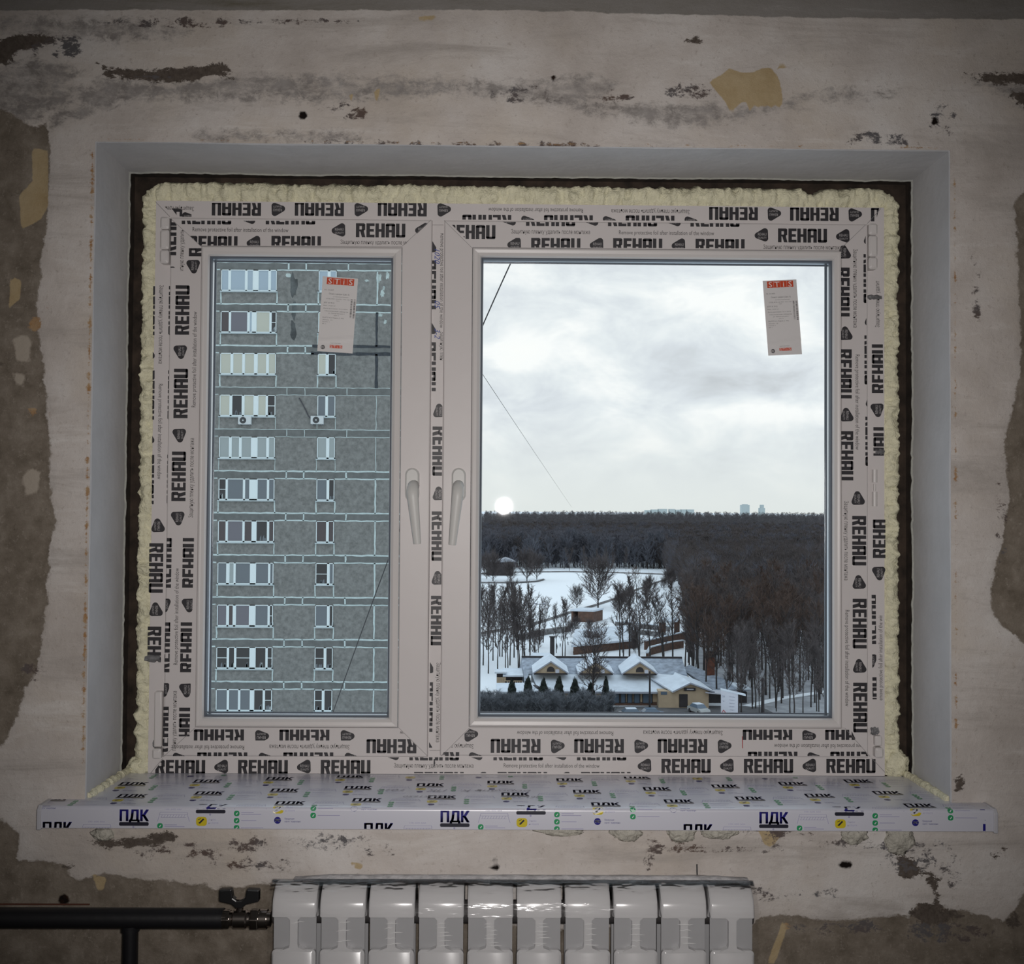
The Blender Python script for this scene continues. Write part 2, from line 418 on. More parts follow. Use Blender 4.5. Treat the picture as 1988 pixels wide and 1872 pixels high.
wm = bpy.data.materials.new('scraped_plaster'); wm.use_nodes = True; nt = wm.node_tree; bs = nt.nodes['Principled BSDF']
bs.inputs['Roughness'].default_value = .9; bs.inputs['Specular IOR Level'].default_value = .15
def N(t, **k):
    n = nt.nodes.new(t)
    for a, b in k.items(): setattr(n, a, b)
    return n
tcn = N('ShaderNodeTexCoord')
def noise(scale, detail=5, rough=.6, sc=(1, 1, 1), dist=0):
    mp = N('ShaderNodeMapping'); mp.inputs['Scale'].default_value = sc; nt.links.new(tcn.outputs['Object'], mp.inputs[0])
    n = N('ShaderNodeTexNoise'); n.inputs['Scale'].default_value = scale; n.inputs['Detail'].default_value = detail; n.inputs['Roughness'].default_value = rough
    n.inputs['Distortion'].default_value = dist
    nt.links.new(mp.outputs[0], n.inputs['Vector']); return n.outputs[0]
def mth(op, a, b=None, cl=False):
    n = N('ShaderNodeMath', operation=op); n.use_clamp = cl
    for i, v in enumerate((a, b)):
        if v is None: continue
        if isinstance(v, (int, float)): n.inputs[i].default_value = v
        else: nt.links.new(v, n.inputs[i])
    return n.outputs[0]
def attr(k):
    n = N('ShaderNodeAttribute'); n.attribute_name = k; return n.outputs['Fac']
def mask(k, nse, amp, soft, off=0.0):
    """0..1 mask of a stain: its distance field with a ragged noise edge"""
    d = mth('ADD', attr(k), mth('MULTIPLY', mth('SUBTRACT', nse, .5), amp))
    return mth('ADD', mth('DIVIDE', mth('ADD', d, off), soft), .5, True)
def mixc(fac, a, b):
    n = N('ShaderNodeMix', data_type='RGBA')
    nt.links.new(fac, n.inputs[0])
    for i, v in ((6, a), (7, b)):
        if isinstance(v, tuple): n.inputs[i].default_value = (*v, 1)
        else: nt.links.new(v, n.inputs[i])
    return n.outputs[2]
def rampc(f, stops):
    r = N('ShaderNodeValToRGB'); el = r.color_ramp.elements
    el[0].position, el[0].color = stops[0][0], (*stops[0][1], 1); el[1].position, el[1].color = stops[-1][0], (*stops[-1][1], 1)
    for p, c in stops[1:-1]: q = el.new(p); q.color = (*c, 1)
    nt.links.new(f, r.inputs[0]); return r.outputs[0]
n_big = noise(5, 6, .62); n_mid = noise(22, 7, .68); n_fine = noise(120, 6, .75); n_str = noise(7, 9, .72, (.35, 1, 2.2), .5); n_spk = noise(46, 7, .78, (.8, 1, 1.25), .3); n_warm = noise(3.2, 5, .6)
plaster = rampc(n_big, [(.30, (.46,.415,.38)), (.5, (.58,.535,.50)), (.70, (.68,.65,.625))])
plaster = mixc(mth('MULTIPLY', mth('SUBTRACT', n_warm, .50, True), 2.6, True), plaster, (.55,.475,.385))
plaster = mixc(mth('MULTIPLY', mth('SUBTRACT', n_str, .53, True), 5.0, True), plaster, (.40,.365,.335))
plaster = mixc(mth('MULTIPLY', mth('SUBTRACT', .44, n_str, True), 5.0, True), plaster, (.72,.69,.66))
plaster = mixc(mth('MULTIPLY', mth('SUBTRACT', n_fine, .58, True), 5.0, True), plaster, (.33,.285,.25))
bare = rampc(n_mid, [(.30, (.135,.112,.086)), (.5, (.215,.182,.146)), (.70, (.30,.262,.218))])
bare = mixc(mth('MULTIPLY', mth('SUBTRACT', n_spk, .60, True), 6, True), bare, (.075,.06,.048))
bare = mixc(mth('MULTIPLY', mth('SUBTRACT', n_fine, .56, True), 6, True), bare, (.34,.30,.255))
greyc = rampc(n_mid, [(.3, (.22,.20,.185)), (.7, (.38,.355,.34))])
topc = rampc(n_str, [(.3, (.16,.145,.11)), (.48, (.25,.235,.215)), (.62, (.28,.265,.25)), (.72, (.45,.43,.41))])
c = mixc(mth('MULTIPLY', mask('grey', n_spk, .075, .016), mth('ADD', mth('MULTIPLY', mth('SUBTRACT', mth('ADD', mth('MULTIPLY', n_spk, .6), mth('MULTIPLY', n_str, .4)), .42), 6), .25, True), True), plaster, greyc)
c = mixc(mask('top', n_mid, .012, .002), c, topc)
c = mixc(mask('bare', mth('ADD', mth('MULTIPLY', n_mid, .6), mth('MULTIPLY', n_spk, .4)), .050, .004), c, bare)
c = mixc(mask('pale', n_mid, .02, .004), c, (.42,.37,.31))
c = mixc(mask('dark', n_spk, .052, .003), c, rampc(n_fine, [(.3, (.075,.06,.05)), (.7, (.15,.125,.105))]))
c = mixc(mask('ochre', n_spk, .007, .002), c, rampc(n_mid, [(.3, (.40,.30,.165)), (.7, (.50,.40,.25))]))
flk = mth('MULTIPLY', attr('flake'), .26)
fk = mth('MULTIPLY', mth('SUBTRACT', mth('ADD', mth('MULTIPLY', n_spk, .65), mth('MULTIPLY', n_mid, .35)), mth('SUBTRACT', .755, flk)), 22, True)
c = mixc(fk, c, rampc(n_big, [(.4, (.12,.085,.07)), (.6, (.13,.125,.13))]))
fk2 = mth('MULTIPLY', mth('SUBTRACT', n_spk, .70), 22, True)
c = mixc(fk2, c, (.16,.12,.10))
c = mixc(mask('rust', n_spk, .034, .003, -.004), c, rampc(n_mid, [(.35, (.32,.15,.05)), (.6, (.42,.30,.18))]))
c = mixc(mask('hole', n_spk, .006, .003), c, rampc(n_mid, [(.52, (.010,.007,.006)), (.75, (.09,.04,.02))]))
nt.links.new(c, bs.inputs['Base Color'])
bp = N('ShaderNodeBump'); bp.inputs['Strength'].default_value = .8; bp.inputs['Distance'].default_value = .005
nt.links.new(mth('ADD', mth('MULTIPLY', n_mid, .7), mth('MULTIPLY', n_fine, .3)), bp.inputs['Height']); nt.links.new(bp.outputs[0], bs.inputs['Normal'])
me.materials.append(wm)

# other faces of the room (behind or beside the camera)
m_conc = mat('bare_concrete', (.20,.175,.15), .9, .25, 12, bump=.3)
m_ceil = mat('old_whitewash', (.42,.40,.37), .95, .15, 6)
m_floor = mat('screed_floor', (.22,.20,.18), .9, .2, 9)
def quad(name, pts, m_, label, cat):
    b = MB(); b.add(pts, [tuple(range(len(pts)))]); o = b.build(name, m_, fix=False); tag(o, label, cat, kind='structure'); return o
b = MB(); p_ = [XZ(*q, WY) for q in ((1351,1677),(1353.5,1677),(1354,1698),(1351.5,1698))]; b.add([(x, WY-.0035, z) for x, z in p_], [(3,2,1,0)]); pm = b.build('pencil_mark', mat('black_pen', (.015,.015,.018)), wall, fix=False)
quad('wall_left', [(RX0,RBACK,0),(RX0,.1,0),(RX0,.1,RCEIL),(RX0,RBACK,RCEIL)], m_conc, 'bare concrete side wall left of the window wall', 'wall')
quad('wall_right', [(RX1,.1,0),(RX1,RBACK,0),(RX1,RBACK,RCEIL),(RX1,.1,RCEIL)], m_conc, 'bare concrete side wall right of the window wall', 'wall')
quad('wall_back', [(RX1,RBACK,0),(RX0,RBACK,0),(RX0,RBACK,RCEIL),(RX1,RBACK,RCEIL)], m_conc, 'bare concrete wall facing the window', 'wall')
quad('floor', [(RX0,RBACK,0),(RX1,RBACK,0),(RX1,.1,0),(RX0,.1,0)], m_floor, 'grey screed floor of the room', 'floor')
quad('ceiling', [(RX0,RBACK,RCEIL),(RX0,.1,RCEIL),(RX1,.1,RCEIL),(RX1,RBACK,RCEIL)], m_ceil, 'whitewashed ceiling of the room', 'ceiling')

# reveals: flat plaster slabs left, right and above, chipped back edge
m_rev = mat('reveal_plaster', (.50,.50,.515), .75, .05, 14, bump=.12, bscale=40)
m_edge = mat('broken_putty', (.60,.61,.58), .9, .15, 90)
m_gap = mat('dark_gap', (.035,.024,.017), .95, .6, 30)
def reveal(name, pts_front, dirv, n, label, seed):
    """slab from the wall face back to a ragged edge near the frame; dirv points from the opening into the wall"""
    b = MB(); random.seed(seed); p0, p1 = Vector(pts_front[0]), Vector(pts_front[1]); dv = Vector(dirv)
    rows = []
    for k in range(n+1):
        t = k/n; p = p0.lerp(p1, t)
        back = -.004+.006*mnoise.noise((t*40, seed, 0))+.004*mnoise.noise((t*130, seed, 3))
        wob = .0018*mnoise.noise((t*7, seed, 5))
        q = lambda y, o: tuple(Vector((p.x, y, p.z))+dv*(o+wob))
        rows.append([q(WY+.001, .0006), q(WY+.004, -.001), q(-.10, 0), q(back-.007, 0), q(back, -.0012), q(back+.002, .002), q(back, .018), q(WY+.001, .018)])
    for k in range(n):
        for j in range(6): pass
    b.loft(rows, closed=True, caps=True, mi=0)
    # the chipped rim shows pale putty
    for i, f in enumerate(b.f):
        if len(f) == 4:
            ys = [b.v[v][1] for v in f]
            if min(ys) > -.025 and max(ys)-min(ys) < .016: b.mi[i] = 1
    o = b.build(name, [m_rev, m_edge]); tag(o, label, 'window reveal', kind='structure'); return o
reveal('trim_1', [(IN[0], 0, OP[2]), (IN[0], 0, IN[3])], (-1, 0, 0), 160, 'grey plastered reveal left of the window', 1)
reveal('trim_2', [(IN[1], 0, OP[2]), (IN[1], 0, IN[3])], (1, 0, 0), 160, 'grey plastered reveal right of the window', 2)
reveal('trim_3', [(IN[0], 0, IN[3]), (IN[1], 0, IN[3])], (0, 0, 1), 220, 'grey plastered reveal above the window', 3)
# rough wall core behind the gap
FR = rectpx((300,390),(1712,403),(1722,1503),(290,1505), 0.0)
b = MB()
big = (RX0, RX1, 0.0, RCEIL); core = (FR[0]+.012, FR[1]-.012, FR[2]-.02, FR[3]-.012)
b.rects([(core, .09), (core, .055), (big, .055), (big, .09)])
g = .010
gi = (IN[0]-g, IN[1]+g, OP[2], IN[3]+g)
b.rects([(gi, .056), (gi, -.012)])
o = b.build('wall_core', m_gap); tag(o, 'dark rough masonry in the gap around the window', 'wall', kind='structure')
b = MB(); b.box((OP[0]-.02, WY+.002, OP[2]-.06), (OP[1]+.02, .055, OP[2]-.004)); o = b.build('wall_parapet', m_conc); tag(o, 'concrete ledge under the window board', 'wall', kind='structure')
# ================================================================== WINDOW
m_pvc = mat('white_plastic_profile', (.60,.565,.555), .42, spec=.35, bump=.03, bscale=25)
m_pvc2 = mat('white_plastic_bead', (.62,.59,.575), .35, spec=.4)
m_gask = mat('grey_rubber_gasket', (.10,.115,.14), .45)
m_ink = mat('foil_ink', (.022,.020,.024), .5)
m_inkw = mat('foil_ink_pale', (.42,.40,.40), .5)
m_inks = mat('foil_small_ink', (.06,.055,.055), .5)
m_blue = mat('blue_pen_ink', (.02,.05,.30), .5)
m_seam = mat('seam_dark_line', (.20,.19,.19), .6)  # thin dark strips drawn along mitres and profile joints
m_tape = mat('grey_tape_scrap', (.16,.16,.165), .55, .3, 90)
m_hand = mat('handle_plastic', (.585,.58,.56), .42, spec=.35)
m_alu = mat('aluminium_spacer', (.62,.64,.66), .28, metal=1)
m_black = mat('black_edge_seal', (.012,.012,.016), .4)
def glass_mat(name, tint):
    mt = bpy.data.materials.new(name); mt.use_nodes = True; n = mt.node_tree; n.nodes.clear()
    o = n.nodes.new('ShaderNodeOutputMaterial'); t = n.nodes.new('ShaderNodeBsdfTransparent'); g = n.nodes.new('ShaderNodeBsdfGlossy')
    f = n.nodes.new('ShaderNodeFresnel'); f.inputs[0].default_value = 1.45; x = n.nodes.new('ShaderNodeMixShader')
    t.inputs[0].default_value = (*tint, 1); g.inputs['Roughness'].default_value = .012; g.inputs[0].default_value = (1,1,1,1)
    n.links.new(f.outputs[0], x.inputs[0]); n.links.new(t.outputs[0], x.inputs[1]); n.links.new(g.outputs[0], x.inputs[2]); n.links.new(x.outputs[0], o.inputs[0])
    return mt
m_glass = glass_mat('clear_window_glass', (.972,.985,.985))

SY = -0.014                                                   # sash face
win = empty('window_1', (0, 0, FR[2]))
tag(win, 'white plastic two sash window in printed protective foil', 'window', kind='structure')
winv = Matrix.Translation((0, 0, -FR[2]))
def part(mb, name, mats, parent, **k):
    """build in world space, then hang under the window empty"""
    o = mb.build(name, mats, None, **k); o.parent = parent
    o.matrix_parent_inverse = winv if parent == win else Matrix.Identity(4)
    return o
LS = rectpx((331,423),(838,426),(831,1468),(317,1471), SY)
RS = rectpx((861,427),(1681,436),(1690,1470),(856,1469), SY)
def ins(r, a, b=None, c_=None, d=None):
    b = a if b is None else b; c_ = a if c_ is None else c_; d = a if d is None else d
    return (r[0]+a, r[1]-b, r[2]+c_, r[3]-d)
LB = rectpx((391,479),(780,479),(773,1412),(379,1413), SY)
RB = rectpx((916,481),(1628,487),(1640,1413),(912,1413), SY)
LG = rectpx((414,505),(759,505),(752,1387),(402,1387), .006)
RG = rectpx((937,506),(1606,512),(1612,1387),(934,1388), .006)
# fixed outer frame with its central mullion (two openings)
fr = MB()
lo_ = (LS[0]+.012, LS[1]-.010, LS[2]+.012, LS[3]-.012); ro_ = (RS[0]+.010, RS[1]-.012, RS[2]+.012, RS[3]-.012)
fx0, fx1, fz0, fz1 = FR
yb = .075
xs_ = [fx0, lo_[0], lo_[1], ro_[0], ro_[1], fx1]; zlo = (lo_[2]+ro_[2])/2; zhi = (lo_[3]+ro_[3])/2
lo_ = (lo_[0], lo_[1], zlo, zhi); ro_ = (ro_[0], ro_[1], zlo, zhi)
zz_ = [fz0, zlo, zhi, fz1]
for i in range(5):
    for j in range(3):
        if i in (1, 3) and j == 1: continue
        fr.add([(xs_[i],0,zz_[j]),(xs_[i+1],0,zz_[j]),(xs_[i+1],0,zz_[j+1]),(xs_[i],0,zz_[j+1])], [(0,1,2,3)])
        fr.add([(xs_[i],yb,zz_[j]),(xs_[i+1],yb,zz_[j]),(xs_[i+1],yb,zz_[j+1]),(xs_[i],yb,zz_[j+1])], [(3,2,1,0)])
fr.rects([(FR, 0.0), (FR, yb)]); fr.rects([(lo_, 0), (lo_, yb)]); fr.rects([(ro_, 0), (ro_, yb)])
frame = part(fr, 'frame', m_pvc, win, fix=False)
def sash(S, B, G, tintlabel):
    s = MB()
    s.rects([(S, .004), (S, SY+.003), (ins(S, .0012), SY+.0006), (ins(S, .003), SY), (ins(B, -.0008), SY), (B, SY+.0012), (ins(B, .002), .03), (ins(B, .002), .055), (ins(S, .02), .055)])
    so = part(s, 'sash', m_pvc, win)
    k = MB()
    k.rects([(ins(B, .001), SY+.004), (ins(B, .001), SY), (ins(B, .004), SY-.0012), (ins(G, -.011), SY-.0002), (ins(G, -.006), SY+.004), (ins(G, -.0035), -.001)])
    part(k, 'glazing_bead', m_pvc2, so)
    k = MB(); k.rects([(ins(G, -.0042), -.003), (ins(G, -.0015), -.001), (ins(G, 0), .006), (ins(G, -.004), .008)])
    part(k, 'gasket', m_gask, so)
    gl = (G[0]-.012, G[1]+.012, G[2]-.012, G[3]+.012)
    k = MB()
    for y in (.010, .034):
        k.add([(gl[0],y,gl[2]),(gl[1],y,gl[2]),(gl[1],y,gl[3]),(gl[0],y,gl[3])], [(0,1,2,3)])
    part(k, 'glass_pane', m_glass, so, fix=False)
    k = MB(); i1 = ins(G, -.004); 
    k.rects([(ins(G, -.008), .0115), (i1, .0115), (ins(i1, .0006), .014)], 1)
    k.rects([(ins(i1, .0006), .014), (ins(i1, -.0002), .018), (ins(i1, .0004), .022), (ins(i1, -.0002), .026), (ins(i1, .0006), .030)], 0)
    k.rects([(ins(i1, .0006), .030), (i1, .0325), (ins(G, -.008), .0325)], 1)
    part(k, 'spacer_bar', [m_alu, m_black], so, smooth=True)
    k = MB(); k.rects([(ins(G, -.010), .0365), (ins(G, -.001), .0365), (ins(G, -.004), .05), (ins(G, -.010), .055)])
    part(k, 'outer_gasket', m_gask, so)
    return so
lsash = sash(LS, LB, LG, 1); rsash = sash(RS, RB, RG, 2)

# ---- handles
def handle(px_c, py_top, py_bot, tip, ltop):
    x, z1 = XZ(px_c, py_top, SY); _, z0 = XZ(px_c, py_bot, SY); w = .0135
    h = MB(); h.rbox((x-w, SY-.010, z0), (x+w, SY, z1), w*.98, axis=1, seg=8, bev=.003)
    ho = part(h, 'handle', m_hand, win, smooth=True)
    l = MB(); yl = SY-.045
    a = Vector((*XZ(ltop[0], ltop[1]+11, yl), 0)); bb = Vector((*XZ(tip[0], tip[1], yl), 0))
    ax, az, bx, bz = a.x, a.y, bb.x, bb.y
    # spindle then bent lever
    pts = []; zc = az
    path = [((ax, SY-.006, zc), .0105), ((ax, SY-.022, zc), .0100), ((ax, yl+.012, zc-.001), .0102), ((ax, yl+.003, zc-.005), .0105)]
    n = 10
    for k in range(n+1):
        t = k/n; path.append(((ax+(bx-ax)*t, yl-.002+.004*t, zc-.014+(bz-zc+.014)*t), .0112-.0042*t))
    sg = 14; loops = []
    P = [Vector(p) for p, r in path]
    for i, (p, r) in enumerate(path):
        tdir = (P[min(i+1, len(P)-1)]-P[max(0, i-1)]).normalized(); sd = Vector((1, 0, 0)); sd = (sd-tdir*sd.dot(tdir)).normalized(); o2 = tdir.cross(sd)
        fl_ = 1.0 if i < 3 else .72
        loops.append([tuple(P[i]+sd*math.cos(2*math.pi*q/sg)*r+o2*math.sin(2*math.pi*q/sg)*r*fl_) for q in range(sg)])
    l.loft(loops, caps=True)
    part(l, 'lever', m_hand, ho, smooth=True)
handle(801, 909, 974, (810, 1056), (801, 931))
handle(891, 909, 974, (878, 1058), (889, 931))

# ---- hinges
def hinge(pxc, y0, y1, cuts, w=8.5):
    x, _ = XZ(pxc, y0, -.008); z1 = XZ(pxc, y0, -.008)[1]; z0 = XZ(pxc, y1, -.008)[1]
    h = MB(); ww = w/1000
    e = [z1]+[XZ(pxc, q, -.008)[1] for q in cuts]+[z0]
    for a, b_ in zip(e[:-1], e[1:]):
        h.rbox((x-ww, -.020, b_+.0006), (x+ww, .0005, a-.0006), .004, axis=1, seg=3, bev=.003)
    part(h, 'hinge', m_pvc2, win, smooth=True)
hinge(323, 423, 514, [448, 487]); hinge(1692, 436, 525, [459, 501])
h = MB()
for ya, yb_, r in ((912, 937, .005), (940, 953, .0025), (955, 983, .005)):
    xa, za = XZ(1698, ya, -.008); xb, zb = XZ(1698, yb_, -.008)
    h.tube([(xa, -.008, za), (xb, -.008, zb)], r, 10)
part(h, 'hinge', m_pvc2, win, smooth=True)
def lowhinge(pxc, y0, y1, w):
    x, z1 = XZ(pxc, y0, -.006); z0 = XZ(pxc, y1, -.006)[1]
    h = MB(); h.rbox((x-w, -.012, z0+.022), (x+w, .0005, z1), .003, axis=1, seg=3, bev=.002)
    h.rbox((x-w-.001, -.018, z0), (x+w+.001, .0005, z0+.020), .004, axis=1, seg=3, bev=.003)
    part(h, 'hinge', m_pvc2, win, smooth=True)
lowhinge(309, 1342, 1472, .0075); lowhinge(1704, 1428, 1470, .007)

# ---- printed protective foil
EN = 'Remove protective foil after installation of the window'
RU = 'Защитную пленку удалить после монтажа'
def C(poly, Y): return ccw([XZ(a, b, Y) for a, b in poly])
def strip(P_, Y, conv, items, small=.0082):
    cv = C(conv, Y)
    for it in items:
        k, a, b_ = it[0], it[1], it[2]; rot = it[3] if len(it) > 3 else 0
        pos = XZ(a, b_, Y)
        if k == 'R': P_.rehau(pos, rot, .0272, cv)
        elif k == 'B': P_.badge(pos, rot, .0272, cv)
        elif k == 'E': P_.text(EN, pos, rot, small, .185*(it[4] if len(it) > 4 else 1), cv, 2)
        elif k == 'C': P_.text(RU, pos, rot, small, .153*(it[4] if len(it) > 4 else 1), cv, 2)
def row(x0, y, n, rot=0, step=161, dy=0., start='R', axis='x'):
    """alternating word/badge every step/2 along x (or down y)"""
    out = []; k = start
    for i in range(n):
        out.append((k, x0+(i*step/2 if axis == 'x' else dy*i), y+(i*step/2 if axis == 'y' else dy*i), rot)); k = 'B' if k == 'R' else 'R'
    return out
CW, CCW = -90, 90
pf = Print(); Y = 0.0
strip(pf, Y, [(345,394),(884,394.5),(884,421),(345,420)], row(459, 405.5, 6, 180, 161, .25))
strip(pf, Y, [(312,395),(384,395),(384,412),(340,420)], [('C', 300, 405, 180)])
strip(pf, Y, [(330,400),(372,412),(372,421),(345,421)], [('B', 366, 424, 180), ('R', 340, 432, CW)])
strip(pf, Y, [(886,396),(1376,399),(1376,429),(886,426.5)], [('E', 1040, 408.5, 180), ('C', 1263, 411, 180)]+row(945, 430.5, 6, 180, 158.5, .35))
strip(pf, Y, [(1376,402),(1707,404),(1700,431),(1376,430)], row(1424, 414, 4, 180, 157, .8)+[('R', 1738, 417, 180)])
# left side of the frame
strip(pf, Y, [(294,545),(318,545),(318,1000),(292,1000)], [('C', 313, 630, CW), ('E', 311, 838, CW)])
strip(pf, Y, [(297.5,555),(301,555),(299,995),(294.5,995)], row(287, 603, 6, CW, 164, -.4, axis='y'))
strip(pf, Y, [(322.5,555),(331,555),(326,995),(318,995)], row(341, 603, 6, CW, 164, -.8, axis='y'))
strip(pf, Y, [(290,1005),(322,1005),(316,1286),(286,1286)], [('B', 306, 1021, CW), ('R', 303, 1103, CW), ('B', 302, 1184, CW), ('R', 299, 1265, CW)])
strip(pf, Y, [(321,1050),(326,1050),(320,1335),(314,1335)], row(338, 1103, 4, CW, 163, -.8, axis='y'))
# bottom of the frame
strip(pf, Y, [(316,1474),(742,1474),(742,1502.5),(296,1502.5)], row(350, 1489.5, 5, 0, 160.5))
strip(pf, Y, [(742,1470.5),(1240,1470.5),(1240,1477),(742,1477)], [('B', 762, 1464), ('R', 843, 1463), ('B', 924, 1464), ('R', 1006, 1463), ('B', 1087, 1464), ('R', 1168, 1463)])
strip(pf, Y, [(742,1478),(1240,1478),(1240,1494),(742,1494)], [('C', 842, 1486.5), ('E', 1071, 1486.5)])
strip(pf, Y, [(742,1499.2),(1240,1499.2),(1240,1501.5),(742,1501.5)], row(852, 1512.5, 5, 0, 162))
strip(pf, Y, [(1238,1473),(1706,1473),(1706,1502),(1238,1502)], row(1252, 1487.5, 6, 0, 160, start='B'))
# right side of the frame
strip(pf, Y, [(1686,575),(1713,575),(1716,885),(1688,885)], [('R', 1706, 716, CCW), ('B', 1704, 796, CCW), ('R', 1709, 877, CCW)])
strip(pf, Y, [(1690,1009),(1719,1009),(1719,1130),(1690,1130)], [('R', 1708, 1036, CCW), ('B', 1707, 1113, CCW)])
strip(pf, Y, [(1697,545),(1712,545),(1712,640),(1697,640)], [('C', 1703, 560, CCW)])
strip(pf, Y, [(1692,1150),(1700,1150),(1702,1358),(1694,1358)], row(1690, 1203, 3, CCW, 160, 1., axis='y'))
strip(pf, Y, [(1703,1195),(1716,1195),(1716,1360),(1704,1360)], [('E', 1709, 1272, CCW)])
# mullion
strip(pf, Y, [(840,770),(859,770),(856,1262),(836,1262)], [('B', 853, 798, CW), ('R', 853, 876, CW), ('B', 852, 959, CW), ('R', 851, 1041, CW), ('B', 850, 1123, CW), ('R', 849, 1205, CW)])
strip(pf, Y, [(838.5,440),(847,440),(846,768),(838,768)], [('B', 834, 478, CW), ('R', 834, 553, CW), ('B', 833, 637, CW), ('R', 833, 712, CW)])
strip(pf, Y, [(852,440),(861,440),(860,700),(851,700)], [('E', 858.5, 545, CW), ('C', 858, 720, CW)])
strip(pf, Y, [(835,1264),(841.5,1264),(839,1452),(833,1452)], [('B', 829, 1295, CW), ('R', 829, 1373, CW), ('B', 827, 1450, CW)])
strip(pf, Y, [(842,1264),(857,1264),(857,1452),(842,1452)], [('C', 851, 1364, CW)])
for s_, yy_, hh in (('1020', 498, .017), ('05', 592, .017), ('3-2', 648, .017)):
    pf.text(s_, XZ(849, yy_, 0), CW, hh*.62, None, None, 3, .35)
pf.poly([XZ(842,1474,0),XZ(844,1474,0),XZ(845,1482,0),XZ(843,1489,0),XZ(841.5,1489,0)], 0)
# mitre weld lines
def lines(P_, Y, L, w=.0009):
    for a, b_ in L:
        p, q = Vector(XZ(*a, Y)), Vector(XZ(*b_, Y)); n_ = (q-p).normalized(); n_ = Vector((-n_.y, n_.x))*w/2
        P_.poly([tuple(p+n_), tuple(q+n_), tuple(q-n_), tuple(p-n_)], 4)
lines(pf, 0, [((302,392),(330,421)), ((1710,405),(1684,434)), ((292,1502),(316,1473)), ((1720,1502),(1692,1472)), ((839,437),(861,437)), ((834,1457),(857,1457))])
onplane = lambda Y: (lambda x, z, l: (x, Y-l, z))
def foil(P_, parent, Y):
    o = P_.build('protective_foil', [m_ink, m_inkw, m_inks, m_blue, m_seam], onplane(Y)); o.parent = parent
foil(pf, frame, 0.0)
Y = SY
pl = Print()
strip(pl, Y, [(346,428.5),(633,429),(633,436),(352,436)], [('R', 401, 422), ('B', 483, 423), ('R', 564, 422.5)])
strip(pl, Y, [(362,438),(633,438),(633,455),(374,455)], [('E', 467, 446)])
strip(pl, Y, [(369,458),(633,458),(633,477),(388,477)], [('R', 413, 472), ('B', 493, 472), ('R', 575, 472)])
strip(pl, Y, [(636,430),(835,430),(786,476),(636,476)], [('B', 658, 447.5), ('R', 739, 447.5), ('B', 820, 447), ('C', 738, 470.5)])
# left stile: foil in two strips
strip(pl, Y, [(340,478),(391,478),(391,482),(389,536),(336,536)], [('B', 376, 517, CCW)])
strip(pl, Y, [(345,482),(391,482),(391,505),(345,505)], [('R', 381, 450, CCW)])
strip(pl, Y, [(331,424),(343,436),(343,520),(331,520)], row(329, 448, 2, CCW, 164, 0, axis='y'))
strip(pl, Y, [(344,436),(360,452),(360,526),(344,526)], [('C', 353, 465, CCW)])
strip(pl, Y, [(332,548),(370,548),(362,1024),(328,1024)], [('R', 354, 602, CCW), ('B', 351, 683, CCW), ('R', 351, 764, CCW), ('B', 349, 845, CCW), ('R', 347, 925, CCW), ('B', 346, 1006, CCW)])
strip(pl, Y, [(368,560),(386,560),(384,1012),(362,1012)], [('E', 377, 698, CCW), ('C', 371.5, 928, CCW)])
strip(pl, Y, [(352,1032),(377,1032),(368,1430),(346,1430)], [('R', 368, 1093, CCW), ('B', 367, 1175, CCW), ('R', 364, 1257, CCW), ('B', 362, 1340, CCW), ('R', 361, 1423, CCW)])
strip(pl, Y, [(334,1032),(352,1032),(346,1460),(328,1460)], [('E', 342, 1197, CCW), ('C', 338, 1420, CCW)])
strip(pl, Y, [(324,1032),(334,1032),(326,1460),(316,1460)], row(320, 1093, 6, CCW, 164, -.8, axis='y'))
# bottom rail
strip(pl, Y, [(366,1416),(702,1417),(702,1438),(346,1438)], row(425, 1430, 4, 180, 166)) 
strip(pl, Y, [(335,1441),(702,1441),(702,1458),(330,1458)], [('E', 380, 1451.5, 180), ('C', 601, 1450.5, 180)])
strip(pl, Y, [(328,1461),(702,1461),(702,1468.3),(322,1468.3)], row(348, 1474, 5, 180, 167, start='B'))
strip(pl, Y, [(704,1416),(774,1414),(827,1466),(704,1466)], [('R', 760, 1449, 180), ('E', 870, 1424, 180)])
lines(pl, SY, [((331,424),(391,479)), ((837,427),(780,479)), ((317,1470),(379,1413)), ((829,1467),(773,1412))], .0007)
lines(pl, SY, [((391,478.5),(780,478.5)), ((379,1413),(773,1412)), ((781,480),(774,1412))], .0005)
foil(pl, lsash, SY)
pr = Print()
strip(pr, Y, [(870,429),(968,429),(968,478),(918,478)], [('R', 914, 450.5)])
strip(pr, Y, [(972,430.5),(1450,434),(1450,441),(972,439.5)], [('B', 989, 426), ('R', 1069, 425.5), ('B', 1149, 426.5), ('R', 1228, 426), ('B', 1309, 427.5), ('R', 1388, 427)])
strip(pr, Y, [(972,442),(1450,443),(1450,461),(972,460)], [('C', 1069, 450), ('E', 1294, 452)])
strip(pr, Y, [(972,462),(1450,463),(1450,482.5),(972,480.5)], [('B', 999, 475), ('R', 1079, 476), ('B', 1159, 476), ('R', 1238, 476.5), ('B', 1318, 477), ('R', 1398, 477.5)])
strip(pr, Y, [(1456,436),(1676,437),(1636,486),(1456,484)], [('B', 1479, 457), ('R', 1558, 457.5), ('B', 1637, 459), ('C', 1558, 480)])
strip(pr, Y, [(1629.5,478),(1655,474),(1664,938),(1634,938)], [('B', 1638, 490, CW), ('R', 1636, 567, CW), ('B', 1641, 648, CW), ('R', 1640, 726, CW), ('B', 1643, 806, CW), ('R', 1643, 885, CW)])
strip(pr, Y, [(1655,478),(1668,478),(1674,938),(1659,938)], [('C', 1660.5, 560, CW), ('E', 1665, 781, CW)])
